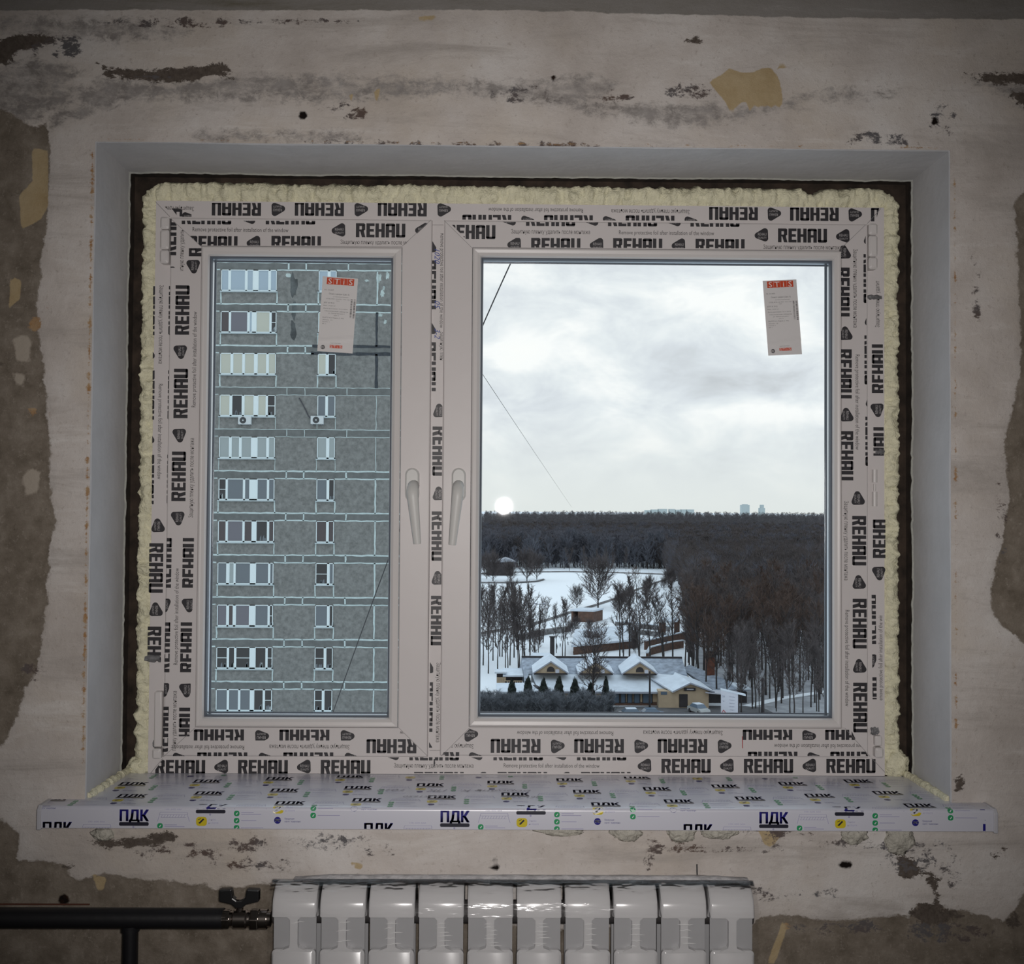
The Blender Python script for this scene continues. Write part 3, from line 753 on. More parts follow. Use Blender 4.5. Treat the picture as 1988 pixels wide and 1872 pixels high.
strip(pr, Y, [(1671,452),(1680.5,452),(1685,930),(1676,930)], row(1689, 462, 7, CW, 158, .9, start='B', axis='y'))
strip(pr, Y, [(1650,945),(1686,945),(1690,1424),(1656,1440)], [('B', 1665, 968, CW), ('R', 1668, 1050, CW), ('B', 1667, 1131, CW), ('R', 1669, 1211, CW), ('B', 1668, 1294, CW), ('R', 1670, 1374, CW)])
strip(pr, Y, [(1636,945),(1652,945),(1654,1410),(1640,1410)], [('C', 1643, 1050, CW), ('E', 1645, 1278, CW)])
strip(pr, Y, [(912,1415),(1428,1415),(1428,1464),(862,1464)], [('B', 914, 1426, 180), ('C', 842, 1449, 180)])
strip(pr, Y, [(930,1415),(1428,1415),(1428,1464),(930,1464)], row(1001, 1448.5, 6, 180, 162)+[('E', 1097, 1424, 180), ('C', 1326, 1423, 180)])
strip(pr, Y, [(862,1460),(940,1460),(940,1468),(857,1468)], [('R', 843, 1474, 180), ('B', 923, 1473, 180)])
strip(pr, Y, [(1436,1416.5),(1652,1417),(1662,1437),(1436,1437)], row(1490, 1430, 4, 180, 160))
strip(pr, Y, [(1436,1440),(1665,1440),(1678,1457),(1436,1457)], [('E', 1596, 1449, 180)])
strip(pr, Y, [(1436,1459.5),(1680,1459.5),(1686,1468),(1436,1468)], row(1500, 1473, 4, 180, 160))
lines(pr, SY, [((862,428),(916,481)), ((1680,437),(1628,487)), ((857,1468),(912,1413)), ((1689,1469),(1640,1414))], .0007)
lines(pr, SY, [((916,481),(1628,487)), ((912,1413),(1640,1413.5)), ((917,482),(913,1412))], .0005)
foil(pr, rsash, SY)
rm = Print(); rm.poly([XZ(1440.5,1430,SY),XZ(1442.3,1430,SY),XZ(1442.3,1453,SY),XZ(1440.8,1453,SY)]); o = rm.build('red_pen_mark', mat('red_pen', (.35,.02,.02)), onplane(SY+.00003)); o.parent = rsash
# torn ends of foil bunched up on the frame
def scrap(name, px, py, w, h, seed, label):
    b = MB(); x, z = XZ(px, py, -.003); random.seed(seed); n = 9; loops = []
    for k in range(n):
        t = k/(n-1); loops.append([(x+(t-.5)*w/1000, -.001-.006*math.sin(math.pi*(q/6))*(.5+random.random()*.6), z+((q/6)-.5)*h/1000*(1-.4*abs(t-.5))+random.uniform(-.0015, .0015)) for q in range(7)])
    b.loft(loops, closed=False)
    o = part(b, 'foil_scrap', m_tape, win, smooth=True)
scrap('a', 296, 1279, 30, 14, 1, ''); scrap('b', 1697, 577, 30, 9, 2, ''); scrap('c', 1708, 877, 18, 10, 3, ''); scrap('d', 1698, 1420, 16, 16, 4, ''); scrap('e', 306, 1445, 18, 18, 5, '')

# ---- stickers on the inner panes
m_paper = mat('sticker_paper', (.66,.64,.635), .5)
m_red = mat('sticker_red', (.56,.055,.012), .45)
m_wht = mat('sticker_white', (.75,.72,.70), .5)
m_txt = mat('sticker_text', (.10,.095,.10), .6)
def sticker(pts, label, num):
    Y = .0092
    tl, tr, br, bl = [Vector(XZ(*p, Y)) for p in pts]
    ex = ((tr-tl)+(br-bl))/2; W_ = ex.length; ex.normalize(); ey = Vector((-ex.y, ex.x)); H_ = ((tl-bl).length+(tr-br).length)/2
    c0 = (tl+tr+br+bl)/4
    root = empty('glass_sticker', (c0.x, Y, c0.y-H_/2)); tag(root, label, 'sticker', 'makers labels on the glass')
    lean = ((tl+tr)/2-(bl+br)/2); sh = lean.dot(ex)/H_
    def M(u, v, l):      # u right 0..1, v down 0..1
        p = c0+ex*((u-.5)*W_+(.5-v)*sh*H_)+ey*((.5-v)*H_)
        return (p.x-c0.x, -l-.0012*math.exp(-((v-.86+.06*u)/.012)**2), p.y-c0.y+H_/2)
    b = MB(); n = 40; loops = []
    for j in range(n+1):
        loops.append([M(i/8, j/n, .0002) for i in range(9)])
    b.loft(loops, closed=False); b.build('paper', m_paper, root, smooth=True)
    asp = W_/H_
    def logo(u0, v0, w, name):
        P_ = Print(); q = w/4
        for k, ch in enumerate('STiS'):
            P_.poly([(u0+k*q+.003, -v0), (u0+(k+1)*q-.003, -v0), (u0+(k+1)*q-.003, -(v0+q*asp*.98)), (u0+k*q+.003, -(v0+q*asp*.98))], 0)
            tr_, wd = text_tris(ch)
            hh = q*.80
            P_.put([[((x-wd/2)*1.15, (y-.5)*asp*1.0) for x, y in t] for t in tr_], (u0+(k+.5)*q, -(v0+q*asp*.49)), hh, 0, 1, None, 1)
        o = P_.build(name, [m_red, m_wht], lambda x, y, l: M(x, -y, .0003+l), root)
    logo(.12, .012, .78, 'logo_band'); logo(.34, .905, .36, 'logo_band')
    P_ = Print()
    def tx(s, u, v, h, w=None, anchor='c'):
        tr_, wd = text_tris(s); h2 = h*asp if False else h
        sx_ = (w/(wd*h)) if w else 1/asp
        P_.put([[((x-(wd/2 if anchor == 'c' else 0))*sx_, y) for x, y in t] for t in tr_], (u, -v), h2, 0)
    tx('N: '+num, .08, .185, .016, .26, 'l')
    tx('Окна и двери (Цех 5)', .50, .235, .019, .58); tx('стеклопакет', .55, .268, .011, .44)
    tx('СПД 4М1-16-4М1 14-5-12-1', .48, .300, .013, .68); tx('парт.', .48, .322, .011, .10)
    tx('377 X 912', .08, .358, .018, .30, 'l'); tx('Вес: 14,20 кг', .08, .392, .013, .34, 'l')
    tx('Дата доставки: 10.11.2014', .08, .430, .013, .68, 'l'); tx('Московская область', .46, .465, .014, .66); tx('ул. Заводская дом 1', .46, .492, .013, .46); tx('цех 5', .46, .518, .012, .14)
    tx('ВЦ/ПЛ 4-2 Линия (1 Аб)', .08, .552, .014, .60, 'l'); tx('Заказ 12', .08, .582, .012, .28, 'l'); tx('Паллет 1', .08, .608, .011, .20, 'l'); tx('№ 1', .08, .634, .011, .10, 'l')
    tx('www', .50, .885, .010, .30)
    P_.build('printed_text', m_txt, lambda x, y, l: M(x, -y, .0003+l), root)
    P_ = Print(); random.seed(int(num)); 
    for u in (.84, .925):
        v = .285
        while v < .53:
            hh = random.choice((.003, .004, .007, .011)); P_.poly([(u, -v), (u+.05, -v), (u+.05, -v-hh), (u, -v-hh)]); v += hh+random.choice((.003, .005, .008))
    P_.build('barcode', m_txt, lambda x, y, l: M(x, -y, .0003+l), root)
    P_ = Print(); ring = [(.15+.062*math.cos(t*.5236), -.943+.062*asp*math.sin(t*.5236)) for t in range(12)]
    P_.poly(ring); tr_, wd = text_tris('PC'); P_.put([[((x-wd/2)/asp, (y-.5)) for x, y in t] for t in tr_], (.15, -.943), .024, 0, 1, None, 1)
    P_.build('quality_mark', [m_txt, m_wht], lambda x, y, l: M(x, -y, .0003+l), root)
sticker([(626.7,536.6),(695.4,540.8),(684.4,686.7),(616,681.5)], 'white paper sticker with red logo band on the left pane, before the grey facade', '21407')
sticker([(1481,545),(1545.5,543),(1557.5,687.5),(1491,691)], 'white paper sticker with red logo band on the right pane, before the cloudy sky', '21403')

# ---- mounting foam around the frame
m_foam = mat('pale_yellow_foam', (.74,.71,.52), .75, .10, 55, spec=.3, bump=.5, bscale=260)
b = MB(); loops = []
def foam_side(p0, p1, out, wid, seed, n):
    p0, p1 = Vector(p0), Vector(p1); res = []
    for k in range(n+1):
        t = k/n; p = p0.lerp(p1, t); s = t*(p1-p0).length
        w = wid*(1+.10*mnoise.noise((s*9, seed, 0)))+.0060*mnoise.noise((s*60, seed, 2))+.0040*mnoise.noise((s*140, seed, 8))
        if seed == 2 and 1.25 < s < 1.32: w -= .014*math.exp(-((s-1.285)/.014)**2)
        l = []
        for q in range(13):
            u = q/12; y = .026-.024*math.sin(math.pi*min(1, u*.9+.12))**.7+(.030*max(0, u-.75)/.25)
            y += .009*mnoise.noise((s*55, u*2.0, seed))+.006*mnoise.noise((s*110, u*4, seed+4))+.003*mnoise.noise((s*230, u*9, seed+7))-.001
            o_ = -.004+u*(w+.004)
            l.append((p.x+out[0]*o_, min(max(y, -.009), .054), p.y+out[1]*o_))
        res.append(l)
    return res
def fan(c0, a0, a1, wid, seed, n=14):
    res = []
    for k in range(1, n):
        a = math.radians(a0+(a1-a0)*k/n); s = 7+k*.004
        w = wid*(1+.1*math.sin(2*(a-math.radians(a0))))+.004*mnoise.noise((k*.6, seed, 2)); l = []
        for q in range(13):
            u = q/12; y = .026-.024*math.sin(math.pi*min(1, u*.9+.12))**.7+(.030*max(0, u-.75)/.25)
            y += .006*mnoise.noise((k*.5, u*3.2, seed)); o_ = -.003+u*(w+.003)
            l.append((c0[0]+math.cos(a)*o_, min(max(y, -.009), .054), c0[1]+math.sin(a)*o_))
        res.append(l)
    return res
zb = FR[2]
loops += foam_side((FR[0], zb), (FR[0], FR[3]), (-1, 0), .038, 1, 480)
loops += fan((FR[0], FR[3]), 180, 90, .044, 5)
loops += foam_side((FR[0], FR[3]), (FR[1], FR[3]), (0, 1), .050, 2, 600)
loops += fan((FR[1], FR[3]), 90, 0, .047, 6)
loops += foam_side((FR[1], FR[3]), (FR[1], zb), (1, 0), .042, 3, 480)
b.loft(loops, closed=False)
o = b.build('mounting_foam', m_foam, smooth=True, fix=False); tag(o, 'lumpy pale yellow mounting foam filling the joint around the window frame', 'foam')
try: o.data.set_sharp_from_angle(angle=3.2)
except Exception: pass
def lump(name, pos, rad, seed, label, cat='foam', group=None, sq=(1, .6, 1), m_=None):
    bm = bmesh.new(); bmesh.ops.create_icosphere(bm, subdivisions=4, radius=1)
    for v in bm.verts:
        c = v.co.copy(); d = 1+.28*mnoise.noise(c*2.1+Vector((seed, 0, 0)))+.14*mnoise.noise(c*5.5+Vector((0, seed, 0)))+.05*mnoise.noise(c*14)
        v.co = Vector((c.x*rad*sq[0]*d, c.y*rad*sq[1]*d, c.z*rad*sq[2]*d))
    me = bpy.data.meshes.new(name); bm.to_mesh(me); bm.free(); me.polygons.foreach_set('use_smooth', [True]*len(me.polygons)); me.materials.append(m_ or m_foam)
    o = bpy.data.objects.new(name, me); COL.objects.link(o); o.location = pos; tag(o, label, cat, group); return o
x, z = XZ(1742, 1487, .0); lump('foam_blob', (x, .012, z), .026, 3, 'pale foam blob swelling out at the lower right corner of the window frame', sq=(1, .7, 1.1))
x, z = XZ(268, 1492, .0); lump('foam_blob', (x, .012, z), .022, 5, 'pale foam blob swelling out at the lower left corner of the window frame', sq=(1.1, .7, .9))
# ================================================================== WINDOW BOARD
SF = -0.2375
SZ = XZ(900, 1504, 0.0)[1]
sz0 = XZ(900, 1611, SF)[1]
sx0, sx1 = XZ(80, 1590, SF)[0], XZ(1929, 1588, SF)[0]
m_film = mat('sill_film', (.60,.605,.68), .30, spec=.5, bump=.04, bscale=18, coat=.7, crough=.32)
m_navy = mat('film_navy', (.015,.012,.20), .35, coat=.7, crough=.32); m_yel = mat('film_yellow', (.62,.50,.02), .35, coat=.7, crough=.32); m_grn = mat('film_green', (.02,.30,.11), .35, coat=.7, crough=.32)
m_blk = mat('film_dark', (.02,.02,.035), .35, coat=.7, crough=.32); m_lil = mat('film_lilac_text', (.36,.35,.50), .4); m_fwh = mat('film_white', (.65,.65,.70), .4); m_pen = mat('pencil_grey', (.30,.29,.33), .6)
sill = empty('window_board', ((sx0+sx1)/2, SF/2, sz0)); tag(sill, 'long window board wrapped in printed white protective film', 'window sill')
def under(o, root):
    o.parent = root; o.matrix_parent_inverse = Matrix.Translation(-root.location); return o
b = MB(); r = .006
prof = [(SF+.0, sz0), (SF, SZ-r)]+[(SF+r-r*math.cos(math.radians(a)), SZ-r+r*math.sin(math.radians(a))) for a in (20, 45, 70)]+[(SF+r, SZ)]
pb = [(SF+.025, sz0), (SF+.025, SZ-.018)]
def xs_at(y): return (sx0, sx1) if y < WY-.0005 else (OP[0]+.001, OP[1]-.001)
left = [[(x, y, z) for y, z in prof]+[(x, WY-.0005, SZ), (x, WY-.0005, SZ-.018)]+[(x, y, z) for y, z in reversed(pb)] for x in (sx0, sx1)]
b.loft(left, caps=True)
b.box((OP[0]+.001, WY-.0006, SZ-.018), (OP[1]-.001, -.0004, SZ))
under(b.build('board', m_film, smooth=True), sill)
for x, s in ((sx0, -1), (sx1, 1)):
    b = MB(); x_a, x_b = (x-.0001, x-.0075) if s < 0 else (x+.0001, x+.0075)
    b.prism([(x_a, y, z) for y, z in [(SF-.002, sz0-.003), (SF-.002, SZ-.006), (SF+.005, SZ+.001), (WY-.001, SZ+.001), (WY-.001, sz0-.003)]], (x_b-x_a, 0, 0))
    under(b.build('end_cap', mat('end_cap_plastic', (.52,.52,.56), .35), bevel=.0015), sill)
P_ = Print()
MM = .001
ax_, az_ = .1305, .0215
bx_, bz_ = -.026, .0860
v_front = SZ-sz0; v_max = v_front+(0-SF)-.012
lims = [[(0.0005, .0006), (sx1-sx0-.014, .0006), (sx1-sx0-.014, v_front+(WY-SF)-.003), (.0005, v_front+(WY-SF)-.003)],
        [(OP[0]-sx0+.006, v_front+(WY-SF)-.003), (OP[1]-sx0-.006, v_front+(WY-SF)-.003), (OP[1]-sx0-.030, v_max), (OP[0]-sx0+.030, v_max)]]
def film(polys, pos, h=1.0, sxx=1.0, mi=0, rot=0):
    for L in lims: P_.put(polys, pos, h, rot, sxx, L, mi)
def dash(u, v, w, h=.0011, mi=4): film([R4(0, 0, w, h)], (u, v), mi=mi)
def arcp(r, n=14, x=0, y=0): return [(x+r*math.cos(2*math.pi*k/n), y+r*math.sin(2*math.pi*k/n)) for k in range(n)]
def rr(w, h, r):
    return [(cx+r*math.cos(math.radians(a)), cy+r*math.sin(math.radians(a))) for cx, cy, a0 in ((w-r, h-r, 0), (r, h-r, 90), (r, r, 180), (w-r, r, 270)) for a in (a0, a0+30, a0+60, a0+90)]
pdk, pdw = text_tris('ПДК'); url, urlw = text_tris('www.заказпдк.рф'); rng = random.Random(3)
t1, w1 = text_tris('Линейка'); t2, w2 = text_tris('на обороте'); t3, w3 = text_tris('Продукция'); t4, w4 = text_tris('сертифицирована'); t5, w5 = text_tris('100–600 мм'); t6, w6 = text_tris('PC')
def word(tr, w, u, v, h, width, mi=4):
    film([[(x*width/(w*h), y) for x, y in t] for t in tr], (u, v), h, 1, mi)
def thick(tr, d):      # fatten a word by overprinting it slightly shifted
    return [[(x+d*a, y+d*c) for x, y in t] for a, c in ((0, 0), (1, 0), (2, 0), (0, .7), (2, .7)) for t in tr]
u_ref, v_ref = XZ(855, 1596, SF)[0]-sx0, XZ(855, 1597, SF)[1]-sz0      # lower left of one logo
for i in range(-16, 17):
    for j in range(-8, 12):
        u = u_ref+i*ax_+j*bx_; v = v_ref+i*az_+j*bz_
        if u < -.14 or u > sx1-sx0+.01 or v < -.03 or v > v_max+.08: continue
        word(thick(pdk, .07), pdw+.14, u, v, .0185, .050, 0)
        film([rr(.0505, .0062, .0022)], (u-.0005, v-.0075), mi=3); word(url, urlw, u+.003, v-.0058, .0030, .044, 1)
        film([arcp(.0018)], (u+.024, v-.0095), mi=4)
        film([rr(.0185, .0155, .005)], (u, v-.0290), mi=1)
        film([[(.004, .005), (.007, .004), (.014, .011), (.012, .013)], [(.004, .010), (.009, .0125), (.0085, .0135), (.0035, .011)]], (u, v-.0290), mi=3)
        word(t1, w1, u+.0215, v-.0195, .0030, .0125, 4); word(t2, w2, u+.0215, v-.0250, .0030, .0165, 4)
        film([arcp(.0060)], (u+.0085, v-.0405), mi=0); word(thick(t6, .1), w6, u+.0045, v-.0425, .0042, .0085, 5)
        word(t3, w3, u+.0205, v-.0390, .0028, .0165, 0); word(t4, w4, u+.0205, v-.0438, .0028, .027, 0)
        # bracket drawing of a board section
        bu, bv = u+.0645, v
        word(t5, w5, bu+.013, bv+.0195, .0026, .028, 4)
        for q in ([(0, 0), (.0009, 0), (.0039, .0105), (.0030, .0105)], [(.0545, 0), (.0554, 0), (.0520, .0105), (.0511, .0105)], R4(.0030, .0112, .0520, .0118), R4(.0045, .0155, .0510, .0161), R4(.0060, .0066, .0490, .0071),
                  [(.0030, .0112), (.0038, .0112), (.0053, .0158), (.0045, .0158)], [(.0512, .0112), (.0520, .0112), (.0512, .0158), (.0504, .0158)]): film([q], (bu, bv), mi=4)
        for k in range(9): film([[(.006+k*.0048, .0068), (.0068+k*.0048, .0068), (.0092+k*.0048, .0115), (.0084+k*.0048, .0115)]], (bu, bv), mi=4)
        for k in range(3):
            vv = v-.0075-k*.0122
            film([rr(.0095, .0092, .0036)], (bu, vv-.0046), mi=2); film([[(.003, .0035), (.0045, .0022), (.0072, .0062), (.0062, .0068)]], (bu, vv-.0046), mi=5)
            L_ = (.034, .026, .038)[k]
            if k == 0: dash(bu+.0125, vv+.0012, L_*.62); dash(bu+.0125, vv-.0018, L_)
            else: dash(bu+.0125, vv-.0003, L_)
for s_, u_, v_, w_, h_ in (('2,507х1650', .655, .108, .088, .010), ('361 347', .825, .108, .062, .010), ('Бородин К. - ПК', .745, .150, .190, .012), ('1012', .585, .152, .05, .011)):
    tr, w = text_tris(s_, .35); sc_ = w_/(w*h_)
    film([[((x-w/2)*sc_, y-.5) for x, y in t] for t in tr], (u_, v_), h_, 1, 6, 180)
film([R4(0, 0, .0045, .012)], (sx1-sx0-.0185, .001), mi=0); film([R4(0, 0, .0016, .020)], (sx1-sx0-.0155, .019), mi=0); film([R4(0, 0, .009, .0016)], (sx1-sx0-.022, .0375), mi=0)
def onfilm(u, v, l):
    x = sx0+u
    if v <= v_front-r: return (x, SF-l, sz0+v)
    if v >= v_front+r*.8: return (x, SF+(v-v_front), SZ+l)
    t = (v-(v_front-r))/(r*1.8)*math.pi/2
    return (x, SF+r-(r+l)*math.cos(t), SZ-r+(r+l)*math.sin(t))
o = P_.build('film_print', [m_navy, m_yel, m_grn, m_blk, m_lil, m_fwh, m_pen], onfilm, lift=.00015); under(o, sill)
# foam beads where the board meets the reveals
def bead(name, a, b_, rad, seed, label):
    m_ = MB(); a, b_ = Vector(a), Vector(b_); n = 60; pts = []; rr_ = []
    for k in range(n+1):
        t = k/n; p = a.lerp(b_, t); pts.append(p+Vector((mnoise.noise((t*9, seed, 0))*.003, 0, mnoise.noise((t*9, seed, 5))*.002))); rr_.append(rad*(1+.35*mnoise.noise((t*14, seed, 9))+.25*mnoise.noise((t*40, seed, 2))))
    m_.tube(pts, rr_, 10); o = m_.build(name, m_foam, smooth=True); tag(o, label, 'foam'); return o
bead('foam_bead', (OP[0]+.002, WY+.01, SZ+.002), (OP[0]+.010, .0, SZ+.004), .007, 1, 'thin foam bead sealing the left end of the window board to the reveal')
bead('foam_bead', (OP[1]-.002, WY+.01, SZ+.002), (OP[1]-.010, .0, SZ+.004), .007, 2, 'thin foam bead sealing the right end of the window board to the reveal')
# foam squeezed out below the board
for px, py, w, h, sd, lb in ((1088,1611,44,11,1,'low wide foam smear under the window board, above the seventh radiator section'), (1216,1614,30,18,2,'rounded foam lump under the window board, above the eighth radiator section'), (1322,1614,28,20,3,'foam lump under the window board, first left of the ochre stain'),
                            (1396,1613,34,14,4,'flat foam smear under the window board, touching the ochre stain'), (1658,1619,26,18,5,'foam lump under the window board, left of the largest hanging foam lump'), (1745,1626,27,30,6,'largest foam lump hanging under the right end of the window board'),
                            (200,1619,22,12,7,'small foam lump under the left end of the window board')):
    x, z = XZ(px, py, WY); lump('foam_blob', (x, WY, z), .001, sd+10, lb, group='foam lumps under the window board', sq=(w*.92, 13, h*1.0), m_=mat('grey_foam', (.47,.45,.39), .7, .15, 60, bump=.5, bscale=200))

# ================================================================== RADIATOR
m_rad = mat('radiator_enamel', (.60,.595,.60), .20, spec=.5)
m_rdk = mat('radiator_recess_shade', (.44,.44,.45), .30, spec=.4)  # same enamel, the shade of the recesses put into a darker grey
m_rin = mat('radiator_gap_dark', (.06,.055,.055), .6)
YF, YB = -.335, -.248
YT = -.300
RZT = XZ(1000, 1713, YT)[1]
zf = XZ(1000, 1768, YF)[1]             # crest of the nose
zop = XZ(1000, 1783, YF+.002)[1]; zlow = XZ(1000, 1846, YF)[1]; zbot = RZT-.57
xg = [XZ(p, 1770, YF)[0] for p in (524, 617, 712, 808, 904, 1000, 1094, 1189, 1281, 1376, 1469)]
rad = empty('radiator', ((xg[0]+xg[-1])/2, (YF+YB)/2, zbot)); tag(rad, 'white ten section panel radiator still in clear shrink film under the window board', 'radiator')
pitch = (xg[-1]-xg[0])/10
def section(x0, x1):
    g_ = .0032; a, c = x0+g_, x1-g_; xm = (a+c)/2; rw = .0062
    b = MB()
    top = [(YB, RZT-.024), (YB+.001, RZT-.017), (YB-.006, RZT-.0135), (YT+.022, RZT-.004), (YT, RZT), (YT-.010, RZT-.0035), (YT-.020, RZT-.0100), (YF+.006, RZT-.0195), (YF+.0022, RZT-.027), (YF+.0005, zf-.006), (YF, zf-.012), (YF, zop+.003), (YF+.002, zop), (YF+.012, zop-.0004), (YF+.020, zop+.010), (YF+.030, RZT-.055), (YB, RZT-.05)]
    # rounded long edges
    def loopx(x, sh): 
        cy, cz = (YF+YB)/2, RZT-.03
        return [(x, cy+(y-cy)*(1-sh), cz+(z-cz)*(1-sh*1.2)) for y, z in top]
    b.loft([loopx(a, .05), loopx(a+.0012, .015), loopx(a+.0035, 0), loopx(c-.0035, 0), loopx(c-.0012, .015), loopx(c, .05)], caps=True)
    # central rib flaring into the hood and the lower plate
    n = 10; L_, R_ = [], []
    for k in range(n+1):
        t = k/n; z = zop+.002+(zlow-zop-.004)*t; w = rw+.006*max(0, 1-t*9)**2+.016*max(0, (t-.86)/.14)**2
        L_.append((xm-w, z)); R_.append((xm+w, z))
    b.loft([[(x, YF+.0005, z), (x+.0015 if s else x, YF+.014, z)] for s, (x, z) in [(0, p) for p in L_]], closed=False)
    for k in range(n):
        (l0, z0), (l1, z1), (r0_, _), (r1_, _) = L_[k], L_[k+1], R_[k], R_[k+1]
        b.add([(l0,YF+.0005,z0),(r0_,YF+.0005,z0),(r1_,YF+.0005,z1),(l1,YF+.0005,z1)], [(3,2,1,0)])
        b.add([(r0_,YF+.0005,z0),(r0_,YF+.014,z0),(r1_,YF+.014,z1),(r1_,YF+.0005,z1)], [(3,2,1,0)])
    # lower plate with rounded top corners and edges
    b.rbox((a, YF, zbot+.03), (c, YF+.010, zlow), .007, axis=1, seg=4, bev=.003)
    # recess back, side column
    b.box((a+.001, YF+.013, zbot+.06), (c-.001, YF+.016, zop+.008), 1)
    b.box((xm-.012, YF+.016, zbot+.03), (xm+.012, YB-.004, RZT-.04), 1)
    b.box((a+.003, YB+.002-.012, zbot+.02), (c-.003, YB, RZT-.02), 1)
    return b
for k in range(10):
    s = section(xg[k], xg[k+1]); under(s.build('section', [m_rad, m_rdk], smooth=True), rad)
for zc in (RZT-.055, zbot+.055):
    b = MB(); b.tube([(xg[0]-.004, (YF+YB)/2+.01, zc), (xg[-1]+.004, (YF+YB)/2+.01, zc)], .019, 16)
    under(b.build('manifold', m_rin, smooth=True), rad)
# shrink film: thin clear skin with tight wrinkles
mf = bpy.data.materials.new('shrink_film'); mf.use_nodes = True; n = mf.node_tree; n.nodes.clear()
o_ = n.nodes.new('ShaderNodeOutputMaterial'); t_ = n.nodes.new('ShaderNodeBsdfTransparent'); g_ = n.nodes.new('ShaderNodeBsdfGlossy'); x_ = n.nodes.new('ShaderNodeMixShader')
f_ = n.nodes.new('ShaderNodeFresnel'); f_.inputs[0].default_value = 1.4; g_.inputs['Roughness'].default_value = .12; t_.inputs[0].default_value = (.94,.94,.94,1)
tc_ = n.nodes.new('ShaderNodeTexCoord'); mp_ = n.nodes.new('ShaderNodeMapping'); mp_.inputs['Scale'].default_value = (9, 9, 55); mp_.inputs['Rotation'].default_value = (0, .12, 0)
nz_n = n.nodes.new('ShaderNodeTexNoise'); nz_n.inputs['Scale'].default_value = 2.2; nz_n.inputs['Detail'].default_value = 2
bp_ = n.nodes.new('ShaderNodeBump'); bp_.inputs['Strength'].default_value = .35; bp_.inputs['Distance'].default_value = .01
n.links.new(tc_.outputs['Object'], mp_.inputs[0]); n.links.new(mp_.outputs[0], nz_n.inputs['Vector']); n.links.new(nz_n.outputs[0], bp_.inputs['Height'])
n.links.new(bp_.outputs[0], g_.inputs['Normal']); n.links.new(bp_.outputs[0], f_.inputs['Normal'])
n.links.new(f_.outputs[0], x_.inputs[0]); n.links.new(t_.outputs[0], x_.inputs[1]); n.links.new(g_.outputs[0], x_.inputs[2]); n.links.new(x_.outputs[0], o_.inputs[0])
b = MB(); cols = 120; loops = []
pr_ = [(YT+.004, RZT+.003), (YT, RZT+.002), (YT-.012, RZT-.003), (YT-.022, RZT-.010), (YF+.003, RZT-.019), (YF-.0015, RZT-.027), (YF-.003, zf-.010), (YF-.003, zop), (YF-.0028, zop-.012), (YF-.0028, zop-.025), (YF-.0028, zop-.04), (YF-.0028, zlow), (YF-.003, zlow-.05), (YF-.003, zbot+.2)]
for k in range(cols+1):
    t = k/cols; x = xg[0]-.003+(xg[-1]-xg[0]+.006)*t
    ph = ((x-xg[0])/pitch) % 1; sag = .0022*math.sin(math.pi*ph)**2 if 0 else 0
    loops.append([(x, y-.0006*mnoise.noise((x*18, z*60, 1)), z+.0004*mnoise.noise((x*25, z*30, 4))) for y, z in pr_])
b.loft(loops, closed=False); under(b.build('plastic_wrap', mf, smooth=True, fix=False), rad)
# taut gathers of the film over the openings
mw = mat('film_crease', (.80,.80,.80), .16, spec=.8)
rg = random.Random(5)
for k in range(9):
    b = MB()
    xm = (xg[k]+xg[k+1])/2; num = (1,3,5,6,7,7,5,5,4)[k]
    for q in range(num):
        zz = zop-.006-.042*q/max(1, num)-rg.uniform(0, .003); w = rg.uniform(.014, .026); x0 = xm-.006+rg.uniform(-.006, .004)
        pts = [(x0+w*t, YF-.0034-.0008*math.sin(math.pi*t), zz+.0022*math.sin(2.4*t+rg.uniform(-.2, .2))*rg.uniform(.2, 1)-.002*t*(k-4.5)/4.5) for t in (0, .25, .5, .75, 1)]
        b.tube(pts, [.0001, .0006, .0007, .0006, .0001], 5)
    under(b.build('film_crease', mw, smooth=True), rad)
# bunched film edge along the back
m_bunch = mat('bunched_film', (.56,.54,.54), .5, .25, 45, spec=.3, bump=.35, bscale=90)
b = MB(); loops = []
for k in range(161):
    t = k/160; x = xg[0]+.030+(xg[-1]-.026-xg[0]-.006)*t; e_ = min(1, t*12, (1-t)*14)
    hh = (.0085+.0025*mnoise.noise((x*16, 0, 3)))*e_+.001
    loops.append([(x, WY-.0015, RZT-.033+hh*.98), (x, WY-.012-.004*mnoise.noise((x*30, 1, 0)), RZT-.032+hh), (x, YB+.02, RZT-.022+hh*.6+.002*mnoise.noise((x*40, 4, 0))), (x, YB-.006, RZT-.0095+.0015*mnoise.noise((x*30, 2, 2))), (x, YT+.026, RZT+.0035*e_+.0012*mnoise.noise((x*30, 2, 2))), (x, YT+.016, RZT+.0062*e_+.0015*mnoise.noise((x*22, 7, 2))), (x, YT+.009, RZT+.0045*e_+.0012*mnoise.noise((x*22, 7, 2))), (x, YT+.004, RZT+.0012), (x, YT-.004+.002*mnoise.noise((x*35, 9, 2)), RZT-.0002)])
b.loft(loops, closed=False); under(b.build('bunched_film', m_bunch, smooth=True, fix=False), rad)

